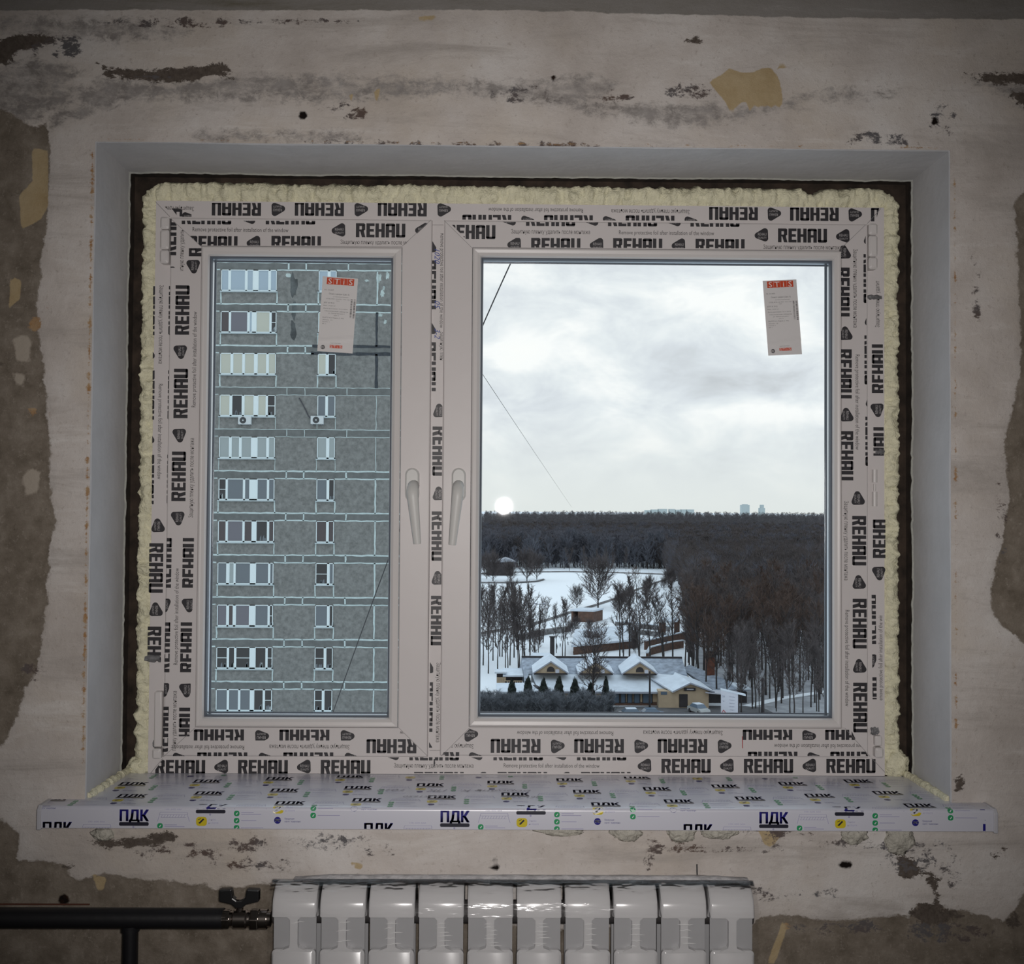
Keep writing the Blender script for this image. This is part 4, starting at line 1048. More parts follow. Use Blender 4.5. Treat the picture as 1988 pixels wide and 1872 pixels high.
# ================================================================== PIPE AND VALVE
m_pipe = mat('black_pipe_paint', (.010,.010,.012), .45, bump=.05, bscale=60)
m_nick = mat('nickel_fitting', (.40,.36,.33), .24, metal=1)
m_bfly = mat('black_handle_paint', (.012,.012,.013), .35)
PY = -.29
zp = XZ(250, 1784, PY)[1]; xe = XZ(420, 1784, PY)[0]; xb_ = XZ(253, 1830, PY)[0]; pr = .0168
pipe = empty('heating_pipe', (xe, PY, 0)); tag(pipe, 'thick black painted heating pipe running left from the valve with a downward branch', 'pipe')
b = MB(); b.tube([(RX0+.001, PY, zp), (xe+.012, PY, zp+.001)], pr, 20); under(b.build('main_run', m_pipe, smooth=True), pipe)
b = MB(); b.tube([(xb_, PY, zp), (xb_, PY, .0)], .0128, 18); under(b.build('branch', m_pipe, smooth=True), pipe)
b = MB(); b.tube([(xb_, PY, zp-.010), (xb_, PY, zp-.020)], .0152, 18); under(b.build('weld_collar', m_pipe, smooth=True), pipe)
val = empty('ball_valve', (xe+.045, PY, zp)); tag(val, 'nickel ball valve with a black butterfly handle between pipe and radiator', 'valve')
X = lambda p: XZ(p, 1784, PY)[0]
b = MB(); b.tube([(X(a), PY, zp) for a in (414, 418, 424, 430, 430.5, 441, 441.5, 452, 455, 478, 481, 484)], [.010, .013, .0138, .0138, .0150, .0150, .0125, .0125, .0152, .0152, .0130, .0130], 20); under(b.build('body', m_nick, smooth=True), val)
for a, c, r_ in ((430, 447, .0165), (487, 503, .0178)):
    b = MB(); b.tube([(X(a), PY, zp), (X(c), PY, zp)], r_, 6); under(b.build('hex_nut', m_nick, bevel=.0015), val)
b = MB(); b.tube([(X(483), PY, zp), (X(526), PY, zp)], .0125, 16); b.tube([(X(505), PY, zp), (X(519), PY, zp)], .0160, 18); under(b.build('union', m_nick, smooth=True), val)
xs_c = X(465); b = MB(); b.tube([(xs_c, PY, zp+.012), (xs_c, PY, zp+.034)], .0062, 12); under(b.build('stem', m_nick, smooth=True), val)
b = MB(); ztop = XZ(465, 1726, PY)[1]; zmid = XZ(465, 1751, PY)[1]
prof = [(-.033, ztop), (-.0125, ztop+.001), (-.010, zmid+.008), (-.004, zmid+.004), (.004, zmid+.004), (.010, zmid+.008), (.0125, ztop+.001), (.033, ztop), (.033, zmid+.002), (.012, zmid-.003), (.005, zmid-.009), (-.005, zmid-.009), (-.012, zmid-.003), (-.033, zmid+.002)]
n_ = len(prof); vv = [(xs_c+x, PY-.007, z) for x, z in prof]+[(xs_c+x, PY+.007, z) for x, z in prof]
quads = [(0,1,12,13), (1,2,11,12), (2,3,10,11), (3,4,9+1-1+1-1,10), (4,5,8,9), (5,6,8-0,8)]
b.add(vv, [tuple(range(n_)), tuple(reversed(range(n_, 2*n_)))]+[(i, i+n_, (i+1) % n_+n_, (i+1) % n_) for i in range(n_)])
o = b.build('butterfly_handle', m_bfly, bevel=.002); under(o, val)
b = MB(); zc_ = XZ(100, 1755, WY)[1]; b.tube([(RX0+.002, WY-.003, zc_), (XZ(175, 1755, WY)[0], WY-.003, zc_)], .0016, 6)
o = b.build('rusty_wire', mat('rust_brown', (.10,.035,.02), .8)); tag(o, 'thin rusty wire along the wall above the black pipe', 'wire')
# ================================================================== OUTSIDE
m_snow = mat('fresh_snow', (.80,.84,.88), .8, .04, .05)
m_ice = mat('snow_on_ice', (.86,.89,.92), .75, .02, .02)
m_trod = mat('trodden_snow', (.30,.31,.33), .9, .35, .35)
m_soil = mat('dark_bank_soil', (.07,.062,.055), .95, .4, .8, col2=(.25,.25,.26))
m_asph = mat('wet_asphalt', (.10,.10,.105), .8, .25, .6)
def Gp(px, py, dz=0): p = onground(px, py, GZ+dz); return Vector((p.x, p.y, GZ+dz))
def flat(name, pts, m_, label, cat, dz, kind='structure'):
    b = MB(); b.add([(p.x, p.y, GZ+dz) for p in pts], [tuple(range(len(pts)))]); o = b.build(name, m_, fix=False)
    if o.data.polygons[0].normal.z < 0: o.data.flip_normals()
    return tag(o, label, cat, kind=kind)
flat('ground', [Vector((-900,20,0)), Vector((2200,20,0)), Vector((2200,9000,0)), Vector((-900,9000,0))], m_snow, 'snow covered ground of the park below the window', 'ground', 0)
pond = [Gp(*p) for p in [(700,1250),(850,1238),(935,1229),(1020,1216),(1062,1203),(1108,1188),(1150,1176),(1190,1163),(1225,1148),(1268,1132),(1300,1122),(1290,1117),(1200,1114),(1100,1112),(1000,1113),(935,1116),(700,1124)]]
flat('frozen_pond', pond, m_ice, 'white frozen pond before the forest edge', 'pond', .05)
flat('pond_island', [Gp(*p) for p in [(800,1136),(935,1132.5),(1000,1132.5),(1040,1130),(1055,1126),(1050,1123.5),(1010,1121),(935,1121),(800,1124)]], m_snow, 'low snowy island in the pond', 'island', .35)
def ribbon(name, pts, w, m_, label, cat, dz, h=0.0):
    b = MB(); P = [Gp(*p) for p in pts]; L = []
    for i, p in enumerate(P):
        t = (P[min(i+1, len(P)-1)]-P[max(0, i-1)]).normalized(); n_ = Vector((-t.y, t.x, 0))*w/2
        L.append([(p.x-n_.x, p.y-n_.y, GZ+dz), (p.x, p.y, GZ+dz+h), (p.x+n_.x, p.y+n_.y, GZ+dz)])
    b.loft(L, closed=False); o = b.build(name, m_, fix=False); return tag(o, label, cat, kind='structure')
ribbon('pond_bank', [(700,1252),(850,1240),(935,1231),(1020,1218),(1062,1205),(1108,1190),(1150,1178),(1190,1165),(1225,1150),(1268,1134),(1302,1123)], 1.5, m_soil, 'dark bank on the near shore of the pond', 'bank', .06, .5)
ribbon('far_bank', [(700,1123),(935,1115),(1000,1112),(1100,1111),(1200,1113),(1290,1116)], 2.2, m_soil, 'dark bank on the far shore of the pond', 'bank', .06, .5)
ribbon('island_bank', [(800,1136.5),(935,1133),(1000,1133),(1040,1130.5),(1055,1126.5)], 2.0, m_soil, 'dark rim of the pond island', 'bank', .36, .3)
ribbon('footpath', [(1120,1215),(1200,1190),(1260,1162),(1300,1140),(1330,1124)], 5, m_snow, 'snowy footpath along the pond', 'path', .10)
flat('car_park', [Gp(*p) for p in [(860,1386),(1500,1384),(1480,1374),(1420,1371),(1300,1372),(950,1376),(700,1376)]]+[Vector((20,60,0)), Vector((-40,60,0))], m_asph, 'dark wet asphalt before the restaurant', 'asphalt', .04)
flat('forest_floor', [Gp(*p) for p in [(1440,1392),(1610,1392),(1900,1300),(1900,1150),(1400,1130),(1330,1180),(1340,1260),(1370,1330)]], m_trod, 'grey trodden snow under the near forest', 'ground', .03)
ribbon('forest_path', [(1450,1372),(1520,1356),(1600,1344),(1720,1330)], 1.8, m_snow, 'pale path through the near forest', 'path', .07)

# ---------------------------------------------------------------- apartment block
BY = 71.0
m_fac = mat('grey_aggregate_concrete', (.185,.192,.188), .9, .26, 4.5)
m_band = mat('grey_band_concrete', (.135,.145,.145), .9, .18, 2.0)
m_seam2 = mat('pale_seam_putty', (.46,.56,.57), .8, .12, 3)
m_mast = mat('black_seam_mastic', (.03,.038,.048), .7, .3, 4)
m_upvc = mat('white_window_plastic', (.66,.76,.79), .5)
m_wood = mat('grey_old_frame', (.22,.24,.26), .6)
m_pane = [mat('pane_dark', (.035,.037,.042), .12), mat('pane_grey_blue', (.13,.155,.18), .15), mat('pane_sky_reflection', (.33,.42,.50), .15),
          mat('pane_cream_curtain', (.46,.48,.42), .45), mat('pane_pale_curtain', (.30,.35,.36), .45), mat('pane_brown_curtain', (.070,.060,.066), .3), mat('pane_lilac', (.14,.142,.17), .25)]
m_cill = mat('metal_cill', (.42,.50,.53), .4)
bx0, bx1 = XZ(330, 900, BY)[0], XZ(860, 900, BY)[0]
bld = empty('apartment_building', ((bx0+bx1)/2, BY, GZ)); tag(bld, 'grey concrete panel apartment block with pale joints behind the left pane', 'building')
zt = XZ(560, 380, BY)[1]
b = MB(); b.box((bx0, BY, GZ), (bx1, BY+13, zt)); 
def BX(px, py): return XZ(px, py, BY)
PX_, PER = BX(560, 0)[0], 0
yrow = [545, 625.6, 706.6, 787.6, 868.6, 949.8, 1031.4, 1112.6, 1194.6, 1276.6, 1359.6]    # window centres, px at x about 475
# the facade does not lean: take every column at one reference row
cx_ = lambda px: BX(px, 1195)[0]
zc = [BX(475, y)[1] for y in yrow]
step = (zc[0]-zc[-1])/10
zc = [zc[0]-i*step for i in range(11)]
A0, A1 = cx_(421.5), cx_(530); B0, B1 = cx_(612), cx_(646.8)
u_ = 71/F_PX
hw = 21.5*u_                                     # half window height
sm = MB()
rng = random.Random(8)
def seam(x0, z0, x1, z1, w, mi=0):
    """wobbling putty line"""
    n = max(2, int(max(abs(x1-x0), abs(z1-z0))/.35)); L = []
    hor = abs(x1-x0) > abs(z1-z0)
    for k in range(n+1):
        t = k/n; x, z = x0+(x1-x0)*t, z0+(z1-z0)*t; ww = w/2*(1+rng.uniform(-.22, .22)); o_ = rng.uniform(-.02, .02)
        L.append([(x, BY-.012, z+o_-ww), (x, BY-.012, z+o_+ww)] if hor else [(x+o_-ww, BY-.012, z), (x+o_+ww, BY-.012, z)])
    sm.loft(L, closed=False, mi=mi)
sw = 3.0*u_
for i in range(-1, 14):
    z = zc[0]-i*step
    H1 = z+hw+15.5*u_; H2 = z+hw+.6*u_
    nxt = z-step+hw+15.5*u_
    if z > zt-3: continue
    dim = i in (3, 4)
    w_ = sw*(.45 if dim else 1)
    lo_x = cx_(400)
    dk = (i == 2)
    seam(bx0, H1, cx_(600) if dk else bx1, H1, w_); 
    seam(bx0, H2, A0-.1, H2, w_*.8); seam(A1, H2, B0 if not dk else cx_(604), H2, w_*.85)
    if not dk: seam(B1, H2, bx1, H2, w_*.85)
    else:
        seam(cx_(601), H1, bx1, H1, sw*1.9, 1); seam(cx_(598), H2, bx1, H2, sw*2.1, 1)
    for p in (552.5, 587, 669.5): seam(cx_(p), H2, cx_(p), H1, w_)
    zs_ = z-hw-1.5*u_
    for x in (A0-.6*u_, A1+.6*u_, B0-.6*u_, B1+.6*u_): seam(x, zs_, x, nxt, w_*.9)
    if i == 1: seam(cx_(726), H2, cx_(726), nxt, sw*1.5, 1)
    elif i == 2: seam(cx_(726), H2, cx_(726), nxt, sw*1.9, 1)
    else: seam(cx_(726.5), H2, cx_(726.5), nxt, w_)
o = b.build('wall', m_fac); under(o, bld)
ms_ = sm.build('panel_joint', [m_seam2, m_mast], fix=False); under(ms_, o)
b = MB()
for i in range(-1, 14):
    z = zc[0]-i*step
    if z > zt-3: continue
    b.add([(bx0, BY-.004, z+hw+1.5*u_), (bx1, BY-.004, z+hw+1.5*u_), (bx1, BY-.004, z+hw+14.5*u_), (bx0, BY-.004, z+hw+14.5*u_)], [(0,1,2,3)])
bb = b.build('floor_band', m_band, fix=False); under(bb, o)
# streaks and peeled patches on the panels
m_st = mat('damp_streak', (.085,.095,.098), .9, .5, 1.2); m_pe = mat('peeled_pale_render', (.40,.48,.48), .9, .25, 3)
rg = random.Random(2)
def patch(pxc, pyc, w, h, mi):
    b = MB(); x, z = BX(pxc, pyc); n = 14; q = []
    for k in range(n):
        a = 2*math.pi*k/n; r = rg.uniform(.55, 1.1); q.append((x+w*u_*r*math.cos(a), BY-.006, z+h*u_*r*math.sin(a)))
    b.add([(x, BY-.006, z)]+q, [(0, k+1, (k+1) % n+1) for k in range(n)], mi); under(b.build('stain', [m_st, m_pe]), bld)
for pyc, w, h in ((555, 8, 30), (603, 6, 22), (640, 7, 22)): patch(570, pyc, w, h, 0)
for p in ((735,540,6,10),(742,570,5,8),(752,535,4,9),(712,545,5,3),(738,612,6,4),(748,625,4,6),(745,560,3,5),(757,1290,2,10),(560,535,8,4)): patch(*p, 1)
# windows: mullions (fraction, width fraction) and pane tints, read row by row from the photograph
AR = [([.15,.45,(.62,.09),.87],[2,2,2,2,2]), ([.16,.50,(.60,.07),.90],[5,6,2,3,0]), ([.21,.42,(.64,.05),.85],[3,3,3,3,3]), ([.20,.42,(.65,.07),.85],[3,0,3,3,0]),
      ([.20,.38,(.63,.10),.87],[4,4,4,4,4]), ([(.14,.03),.46,(.62,.14),.89],[0,1,1,1,1]), ([.15,.46,(.64,.08),.90],[5,6,5,0,5]), ([(.18,.05),(.31,.03),(.63,.10),.93],[1,4,1,1,1]),
      ([.19,(.31,.04),(.63,.10),.93],[6,5,6,1,0]), ([.20,.34,(.64,.10),.90],[0,0,0,0,0]), ([.21,.42,(.64,.07),.86],[1,1,1,0,0])]
BR_ = [(.58,[2,2]),(.5,[3,3]),(.52,[3,0]),(.50,[1,1]),(.60,[4,4]),(.62,[1,0]),(.62,[5,5]),(.70,[0,1]),(.72,[1,0]),(.56,[0,0]),(.48,[0,0])]
def bwindow(x0, x1, z0, z1, mull, tints, dark_first=None):
    f = MB(); p = MB(); t = 2.0*u_; y0, y1 = BY-.055, BY-.004
    for a, c in (((x0,y0,z0),(x1,y1,z0+t*1.3)), ((x0,y0,z1-t*.7),(x1,y1,z1)), ((x0,y0,z0),(x0+t*.7,y1,z1)), ((x1-t*.7,y0,z0),(x1,y1,z1))): f.box(a, c)
    W_ = x1-x0; edges = [x0]
    for q in mull:
        c, w = q if isinstance(q, tuple) else (q, .032); f.box((x0+W_*(c-w/2), y0, z0), (x0+W_*(c+w/2), y1, z1)); edges += [x0+W_*(c-w/2), x0+W_*(c+w/2)]
    edges.append(x1)
    for k in range(len(edges)//2):
        a, c = edges[2*k], edges[2*k+1]; s = t*.55; tn = tints[k]
        if tn in (2, 3, 4, 6) or k % 2: 
            for bx in (((a,y0+.015,z0),(a+s,y1,z1)), ((c-s,y0+.015,z0),(c,y1,z1))): f.box(*bx)
        elif tn == 0: f.box((a, y0+.02, (z0+z1)/2-.02), (c, y1, (z0+z1)/2+.02))
        p.add([(a,BY-.020,z0),(c,BY-.020,z0),(c,BY-.020,z1),(a,BY-.020,z1)], [(0,1,2,3)], tn)
        if tn == 0:       # things on the inner sill glimpsed behind the pane
            for g in range(3):
                xx = a+(c-a)*rng.uniform(.1, .8); p.add([(xx,BY-.022,z0+.1),(xx+.12,BY-.022,z0+.1),(xx+.1,BY-.022,z0+rng.uniform(.25,.5)),(xx+.02,BY-.022,z0+.3)], [(0,1,2,3)], rng.choice((1, 4, 1)))
    o = f.build('window', m_upvc); under(o, bld)
    pp = p.build('pane', m_pane, fix=False); pp.parent = o; pp.matrix_parent_inverse = Matrix.Identity(4)
    cb_ = MB(); cb_.box((x0-.06, BY-.16, z0-.07), (x1+.06, BY, z0)); cc = cb_.build('cill', m_cill); cc.parent = o; cc.matrix_parent_inverse = pp.matrix_parent_inverse
for i in range(11):
    z = zc[i]; s_ = A1-A0
    bwindow(A0, A1, z-hw, z+hw, AR[i][0], AR[i][1])
    bwindow(B0, B1, z-hw, z+hw, [(BR_[i][0], .12)], BR_[i][1])
def aircon(px, py, flip, label):
    x, z = BX(px, py); r = empty('air_conditioner', (x, BY, z-.25)); tag(r, label, 'air conditioner', 'air conditioners on the facade')
    w, h = .42, .27
    b = MB(); b.rbox((-w, -.36, 0), (w, -.04, 2*h), .03, axis=1, bev=.02); b.build('casing', mat('aircon_white', (.55,.60,.62), .5), r)
    c = -.10 if not flip else -.06; b = MB(); b.tube([(c, -.364, h), (c, -.372, h)], .215, 20); b.build('fan_grille', mat('aircon_fan_dark', (.04,.045,.05), .5), r)
    b = MB(); b.tube([(c, -.372, h), (c, -.378, h)], .05, 10); b.build('fan_hub', mat('aircon_white', (.5,.5,.5)), r)
    for s in (-.3, .3): b = MB(); b.box((s-.02, -.34, -.05), (s+.02, 0, 0)); b.build('bracket', m_wood, r)
aircon(477, 817.5, False, 'white air conditioner under the wide window row')
aircon(617, 817, True, 'white air conditioner under the narrow window with a trailing drain hose')
b = MB(); pts = [(581,773),(588,785),(594,797),(599,808),(606,815)]; b.tube([(BX(*p)[0], BY-.05, BX(*p)[1]) for p in pts], .035, 6)
o = b.build('drain_hose', mat('hose_dark', (.05,.05,.06), .6)); tag(o, 'dark drain hose hanging across the facade to an air conditioner', 'hose')

# ---------------------------------------------------------------- cables
m_cab = mat('black_cable', (.012,.013,.018), .5)
def cable(name, pts, rad, label):
    b = MB(); P = [at(*p) for p in pts]; n = 30; L = []
    for k in range(n+1):       # quadratic through three points
        t = k/n; l0 = (1-t)*(1-2*t); l1 = 4*t*(1-t); l2 = t*(2*t-1); L.append(P[0]*l0+P[1]*l1+P[2]*l2)
    b.tube(L, rad, 6); o = b.build(name, m_cab, smooth=True); return tag(o, label, 'cable')
cable('overhead_cable', [(1025,440,8.0),(822,910,9.5),(640,1402,12.0)], .0062, 'thick black cable running down across both panes')
cable('overhead_cable', [(880,625,20.0),(1000,822,60.0),(1110,985,200.0)], .010, 'thin faint cable sloping down before the clouds')

# ---------------------------------------------------------------- trees
m_bark = mat('bare_bark', (.040,.034,.033), .9, .35, .4)
m_twig = mat('bare_twigs', (.095,.080,.079), .95, .3, .12)
m_haze_frost = mat('hazy_frost_twigs', (.125,.13,.155), .95, .3, .1)  # frosty twigs, with distance haze put into their bluish colour
m_hedge_t = mat('grey_shrub_twigs', (.135,.146,.165), .95, .3, .3)
m_rusty = mat('russet_twigs', (.085,.055,.043), .95, .3, .15)
def tree_mesh(name, seed, H, cs, spread, nb, trunk_r, mats, sub=5, tw=5, up_=.5, shape='oval', tr=.022, stems=1):
    rg = random.Random(seed); b = MB()
    def seg3(pts, rad, mi): b.tube(pts, rad, 3 if mi else 6, mi, caps=False)
    def spike(p, d, L, r, mi=1):
        d = d.normalized(); s = d.cross(Vector((.3, .5, .8))).normalized(); t = d.cross(s); e = p+d*L
        b.add([tuple(p+s*r), tuple(p-s*r*.5+t*r*.87), tuple(p-s*r*.5-t*r*.87), tuple(e)], [(0,1,3), (1,2,3), (2,0,3)], mi)
    for st in range(stems):
        lean = Vector((rg.uniform(-1, 1), rg.uniform(-1, 1), 0))*(.06*H*(1 if stems == 1 else 3.2)); T = []
        off = Vector((rg.uniform(-.4, .4), rg.uniform(-.4, .4), 0)) if stems > 1 else Vector()
        for k in range(7):
            t = k/6; T.append(off+Vector((lean.x*t*t+rg.uniform(-.02, .02)*H*t, lean.y*t*t+rg.uniform(-.02, .02)*H*t, H*.93*t)))
        seg3(T, [trunk_r*(1-.86*k/6) for k in range(7)], 0)
        def tp(t): f = t*6; i = min(5, int(f)); return T[i].lerp(T[i+1], f-i)
        for i in range(nb):
            t = cs+(1-cs)*((i+rg.random())/nb); p = tp(min(.99, t)); a = i*2.4+rg.uniform(-.5, .5); q = (t-cs)/(1-cs)
            env = {'oval': math.sin(math.pi*min(1, .18+.82*q))**.7, 'round': math.sqrt(max(.05, 1-(1.5*q-.62)**2)), 'tall': .55+.45*math.sin(math.pi*q), 'vase': .45+.6*q*(1.25-q)*1.6}[shape]
            L = spread*env*rg.uniform(.7, 1.1); el = up_+rg.uniform(-.15, .25)+.5*q
            d = Vector((math.cos(a)*math.cos(el), math.sin(a)*math.cos(el), math.sin(el))); P = [p]
            for k in range(3):
                d = (d+Vector((rg.uniform(-.25, .25), rg.uniform(-.25, .25), rg.uniform(-.02, .30)))).normalized(); P.append(P[-1]+d*L/3)
            r0 = trunk_r*.36*(1-.5*q); seg3(P, [r0, r0*.62, r0*.4, tr], 0 if r0 > .05 else 1)
            for j in range(sub):
                f = .25+.75*(j+rg.random())/sub; k = min(2, int(f*3)); c = P[k].lerp(P[k+1], min(1, f*3-k)); dd = (P[k+1]-P[k]).normalized()
                d2 = (dd+Vector((rg.uniform(-1, 1), rg.uniform(-1, 1), rg.uniform(-.45, .8)))*.9).normalized(); L2 = L*rg.uniform(.28, .5); e = c+d2*L2*.55+Vector((0, 0, L2*.05)); e2 = e+(d2+Vector((rg.uniform(-.4, .4), rg.uniform(-.4, .4), .25))).normalized()*L2*.5
                seg3([c, e, e2], [tr*1.5, tr*1.1, tr*.6], 1)
                for w in range(tw):
                    g = rg.random(); s = c.lerp(e, g*2) if g < .5 else e.lerp(e2, g*2-1)
                    spike(s, d2+Vector((rg.uniform(-1, 1), rg.uniform(-1, 1), rg.uniform(-.5, .8))), L2*rg.uniform(.3, .6)+.25, tr)
    me_o = b.build(name, mats, fix=False); me_ = me_o.data; bpy.data.objects.remove(me_o); return me_
MS = [m_bark, m_twig]; MF = [m_bark, m_haze_frost]; MR = [m_bark, m_rusty]
tall = [tree_mesh('tall_tree', s, 17, .36, 3.6, 24, .17, MS, 6, 6, .6, 'oval', .030) for s in range(6)]
tallr = [tree_mesh('tall_tree', 20+s, 17, .38, 3.8, 24, .22, MR, 5, 5, .6, 'oval', .032) for s in range(3)]
slim = [tree_mesh('slim_tree', 40+s, 14, .26, 3.1, 24 if s % 2 else 17, .13, MS, 7, 6, .8, 'tall', .025, stems=1 if s % 2 else 2) for s in range(4)]
rnd = [tree_mesh('round_tree', 60+s, 12, .10, 8.2, 46, .26, MS, 8, 8, .50, 'round', .042) for s in range(3)]
haze_fros = [tree_mesh('hazy_frost_tree', 80+s, 14, .06, 4.8, 30, .2, MF, 6, 7, .5, 'round', .075) for s in range(3)]
shrub = [tree_mesh('shrub', 90+s, 2.6, .05, 1.2, 12, .03, [m_bark, m_hedge_t], 4, 5, .8, 'vase', .013, stems=4) for s in range(3)]
vase = [tree_mesh('vase_tree', 70+s, 15, .28, 6.0, 34, .26, MS, 7, 8, .62, 'vase', .028) for s in range(2)]
trng = random.Random(11); NT = [0]
def plant(me_, loc, h=1.0, label=None, group=None, name='bare_tree', cat='tree', wide=1.0):
    o = bpy.data.objects.new(name, me_); COL.objects.link(o); o.location = (loc.x, loc.y, GZ)
    s = h*trng.uniform(.92, 1.08); o.scale = (s*wide, s*wide, s); o.rotation_euler = (0, 0, trng.uniform(0, 6.28)); NT[0] += 1
    return tag(o, label, cat, group)
# clump on the near shore, far left of the right pane
for px, py, h in [(938,1292,1.0),(948,1308,.95),(957,1283,1.0),(966,1300,.95),(974,1275,1.0),(982,1305,.9),(990,1292,1.0),(998,1277,1.05),(1006,1298,.98),(1014,1284,1.0),(1021,1300,.95),(1029,1287,1.0),(1038,1302,.75),(1003,1262,1.0),(985,1262,1.0),(948,1262,1.0),(962,1255,1.0),(930,1275,1.0),(915,1290,1.0),(1045,1278,.7)]:
    plant(trng.choice(slim), Gp(px, py), h*1.02, 'slim bare tree in the dense clump left of the snowy roofs', 'slim trees in the left clump')
plant(slim[1], Gp(1028, 1262), 1.05, 'tallest slender tree rising over the pond shore, right edge of the left clump', wide=.9)
plant(slim[2], Gp(1053, 1248), .75, 'small bare tree beside the street lamp on the shore')
plant(rnd[0], Gp(1161, 1180), 1.05, 'broad round bare tree behind the brick pavilion by the pond')
plant(rnd[1], Gp(1120, 1183), .42, 'small round bare bush left of the broad pond tree')
plant(vase[0], Gp(1149, 1383), .74, 'big spreading bare tree in front of the middle dormer roof', wide=1.15)
plant(slim[0], Gp(1094, 1275), .85, 'bare tree between the left clump and the big spreading tree')
plant(slim[3], Gp(1080, 1268), .7, 'thin low bare tree behind the first dormer, left of its taller neighbour')
plant(tallr[1], Gp(1236, 1170), .72, 'russet bare tree at the right end of the pond shore', wide=1.05)
plant(rnd[2], Gp(1262, 1168), .5, 'low dark bush right of the russet tree')
for k, (px, py, h) in enumerate([(1205,1282,1.12),(1222,1276,1.1),(1243,1290,1.0),(1262,1285,1.05),(1286,1290,1.05),(1306,1280,1.05)]):
    plant(slim[k % 4], Gp(px, py), h, 'bare tree in the row behind the second and third dormers', 'trees behind the dormers', wide=1.25)
for px, py, h in [(957,1130,.8),(990,1131,.55),(1023,1130,.85),(1042,1127,.75),(945,1126,.7)]:
    plant(trng.choice([rnd[0], rnd[1], rnd[2]]), Gp(px, py), h, 'bare tree standing on the low island in the pond', 'trees on the pond island')
for px in (1105,1135,1160,1175,1190,1215): plant(trng.choice(slim), Gp(px, 1109), .8, 'thin tree along the far shore of the pond', 'thin trees on the far shore')
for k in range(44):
    px = 930+k*8.8; plant(trng.choice(haze_fros), Gp(px+trng.uniform(-5, 5), 1104+trng.uniform(-4, 1.5)), trng.uniform(.7, 1.3), 'frosted, haze-tinted tree at the forest edge behind the pond', 'frosted, haze-tinted trees behind the pond')
for k in range(16):
    t = k/15; px, py = 1200+110*t, 1186-52*t
    plant(trng.choice([rnd[1], rnd[2], shrub[0]]), Gp(px+trng.uniform(-4, 4), py+trng.uniform(-4, 4)), trng.uniform(.28, .45), 'low bush beside the footpath along the pond', 'bushes beside the footpath', name='bare_bush', cat='bush')
for k in range(34):
    px, py = trng.uniform(1000, 1238), trng.uniform(1228, 1272); plant(trng.choice([rnd[1], shrub[1], shrub[2], shrub[0]]), Gp(px, py), trng.uniform(.22, .3), 'low bare bush in the snowy park between the pond and the restaurant', 'low park bushes', name='bare_bush', cat='bush')
# forest at the right: individual trees near, a mass beyond
def xmin(y):       # left edge of the forest, read off the ground line
    P = [(150,1480),(172,1420),(190,1345),(220,1340),(260,1352),(300,1350),(345,1352),(400,1340),(480,1315),(560,1300),(600,1200)]
    for (a, p), (c, q) in zip(P[:-1], P[1:]):
        if a <= y <= c: return (p+(q-p)*(y-a)/(c-a)-972)/F_PX*(y+D)
    return (1200-972)/F_PX*y
cand = []
y = 163.0
while y < 600:
    x = xmin(y); xe_ = (1625-972)/F_PX*(y+D)
    st_ = 3.4+.004*y
    while x < xe_:
        cand.append((x+trng.uniform(-1.4, 1.4), y+trng.uniform(-1.4, 1.4))); x += st_*trng.uniform(.75, 1.3)
    y += st_*1.0
near = [c for c in cand if c[1] < 320]; trng.shuffle(near); near.sort(key=lambda c: c[1])
NIND = 215
for i, (x, y) in enumerate(near[:NIND]):
    left_edge = x < xmin(max(163, min(599, y)))+4
    me_ = trng.choice(slim) if y < 172 else trng.choice(tall+tallr)
    plant(me_, Vector((x, y, GZ)), trng.uniform(.82, 1.06)*(1.0 if y > 180 else .9), 'bare tree of the dark forest at the right, trunks over snow', 'near trees of the right forest')
rest = near[NIND:]+[c for c in cand if c[1] >= 320]
def light_tree(seed, H, spread, n, r):
    rg = random.Random(seed); V_ = []; F_ = []
    def spk(p, d, L, r):
        d = d.normalized(); s = d.cross(Vector((.3, .5, .8))).normalized(); t = d.cross(s); k = len(V_); e = p+d*L
        V_.extend([tuple(p+s*r), tuple(p-s*r*.5+t*r*.87), tuple(p-s*r*.5-t*r*.87), tuple(e)]); F_.extend([(k, k+1, k+3), (k+1, k+2, k+3), (k+2, k, k+3)])
    spk(Vector((0, 0, 0)), Vector((rg.uniform(-.05, .05), rg.uniform(-.05, .05), 1)), H*.95, .25)
    for i in range(n):
        q = rg.random(); a = rg.uniform(0, 6.28); R = spread*math.sqrt(rg.random())*math.sqrt(max(.1, 1-(1.6*q-.6)**2)); z = H*(.22+.70*q)
        p = Vector((math.cos(a)*R*.75, math.sin(a)*R*.75, z-H*.06)); spk(p, Vector((math.cos(a)*.6+rg.uniform(-.4, .4), math.sin(a)*.6+rg.uniform(-.4, .4), rg.uniform(.2, 1.3))), rg.uniform(.9, 2.6), r)
    return np.array(V_, np.float32), np.array(F_, np.int32)
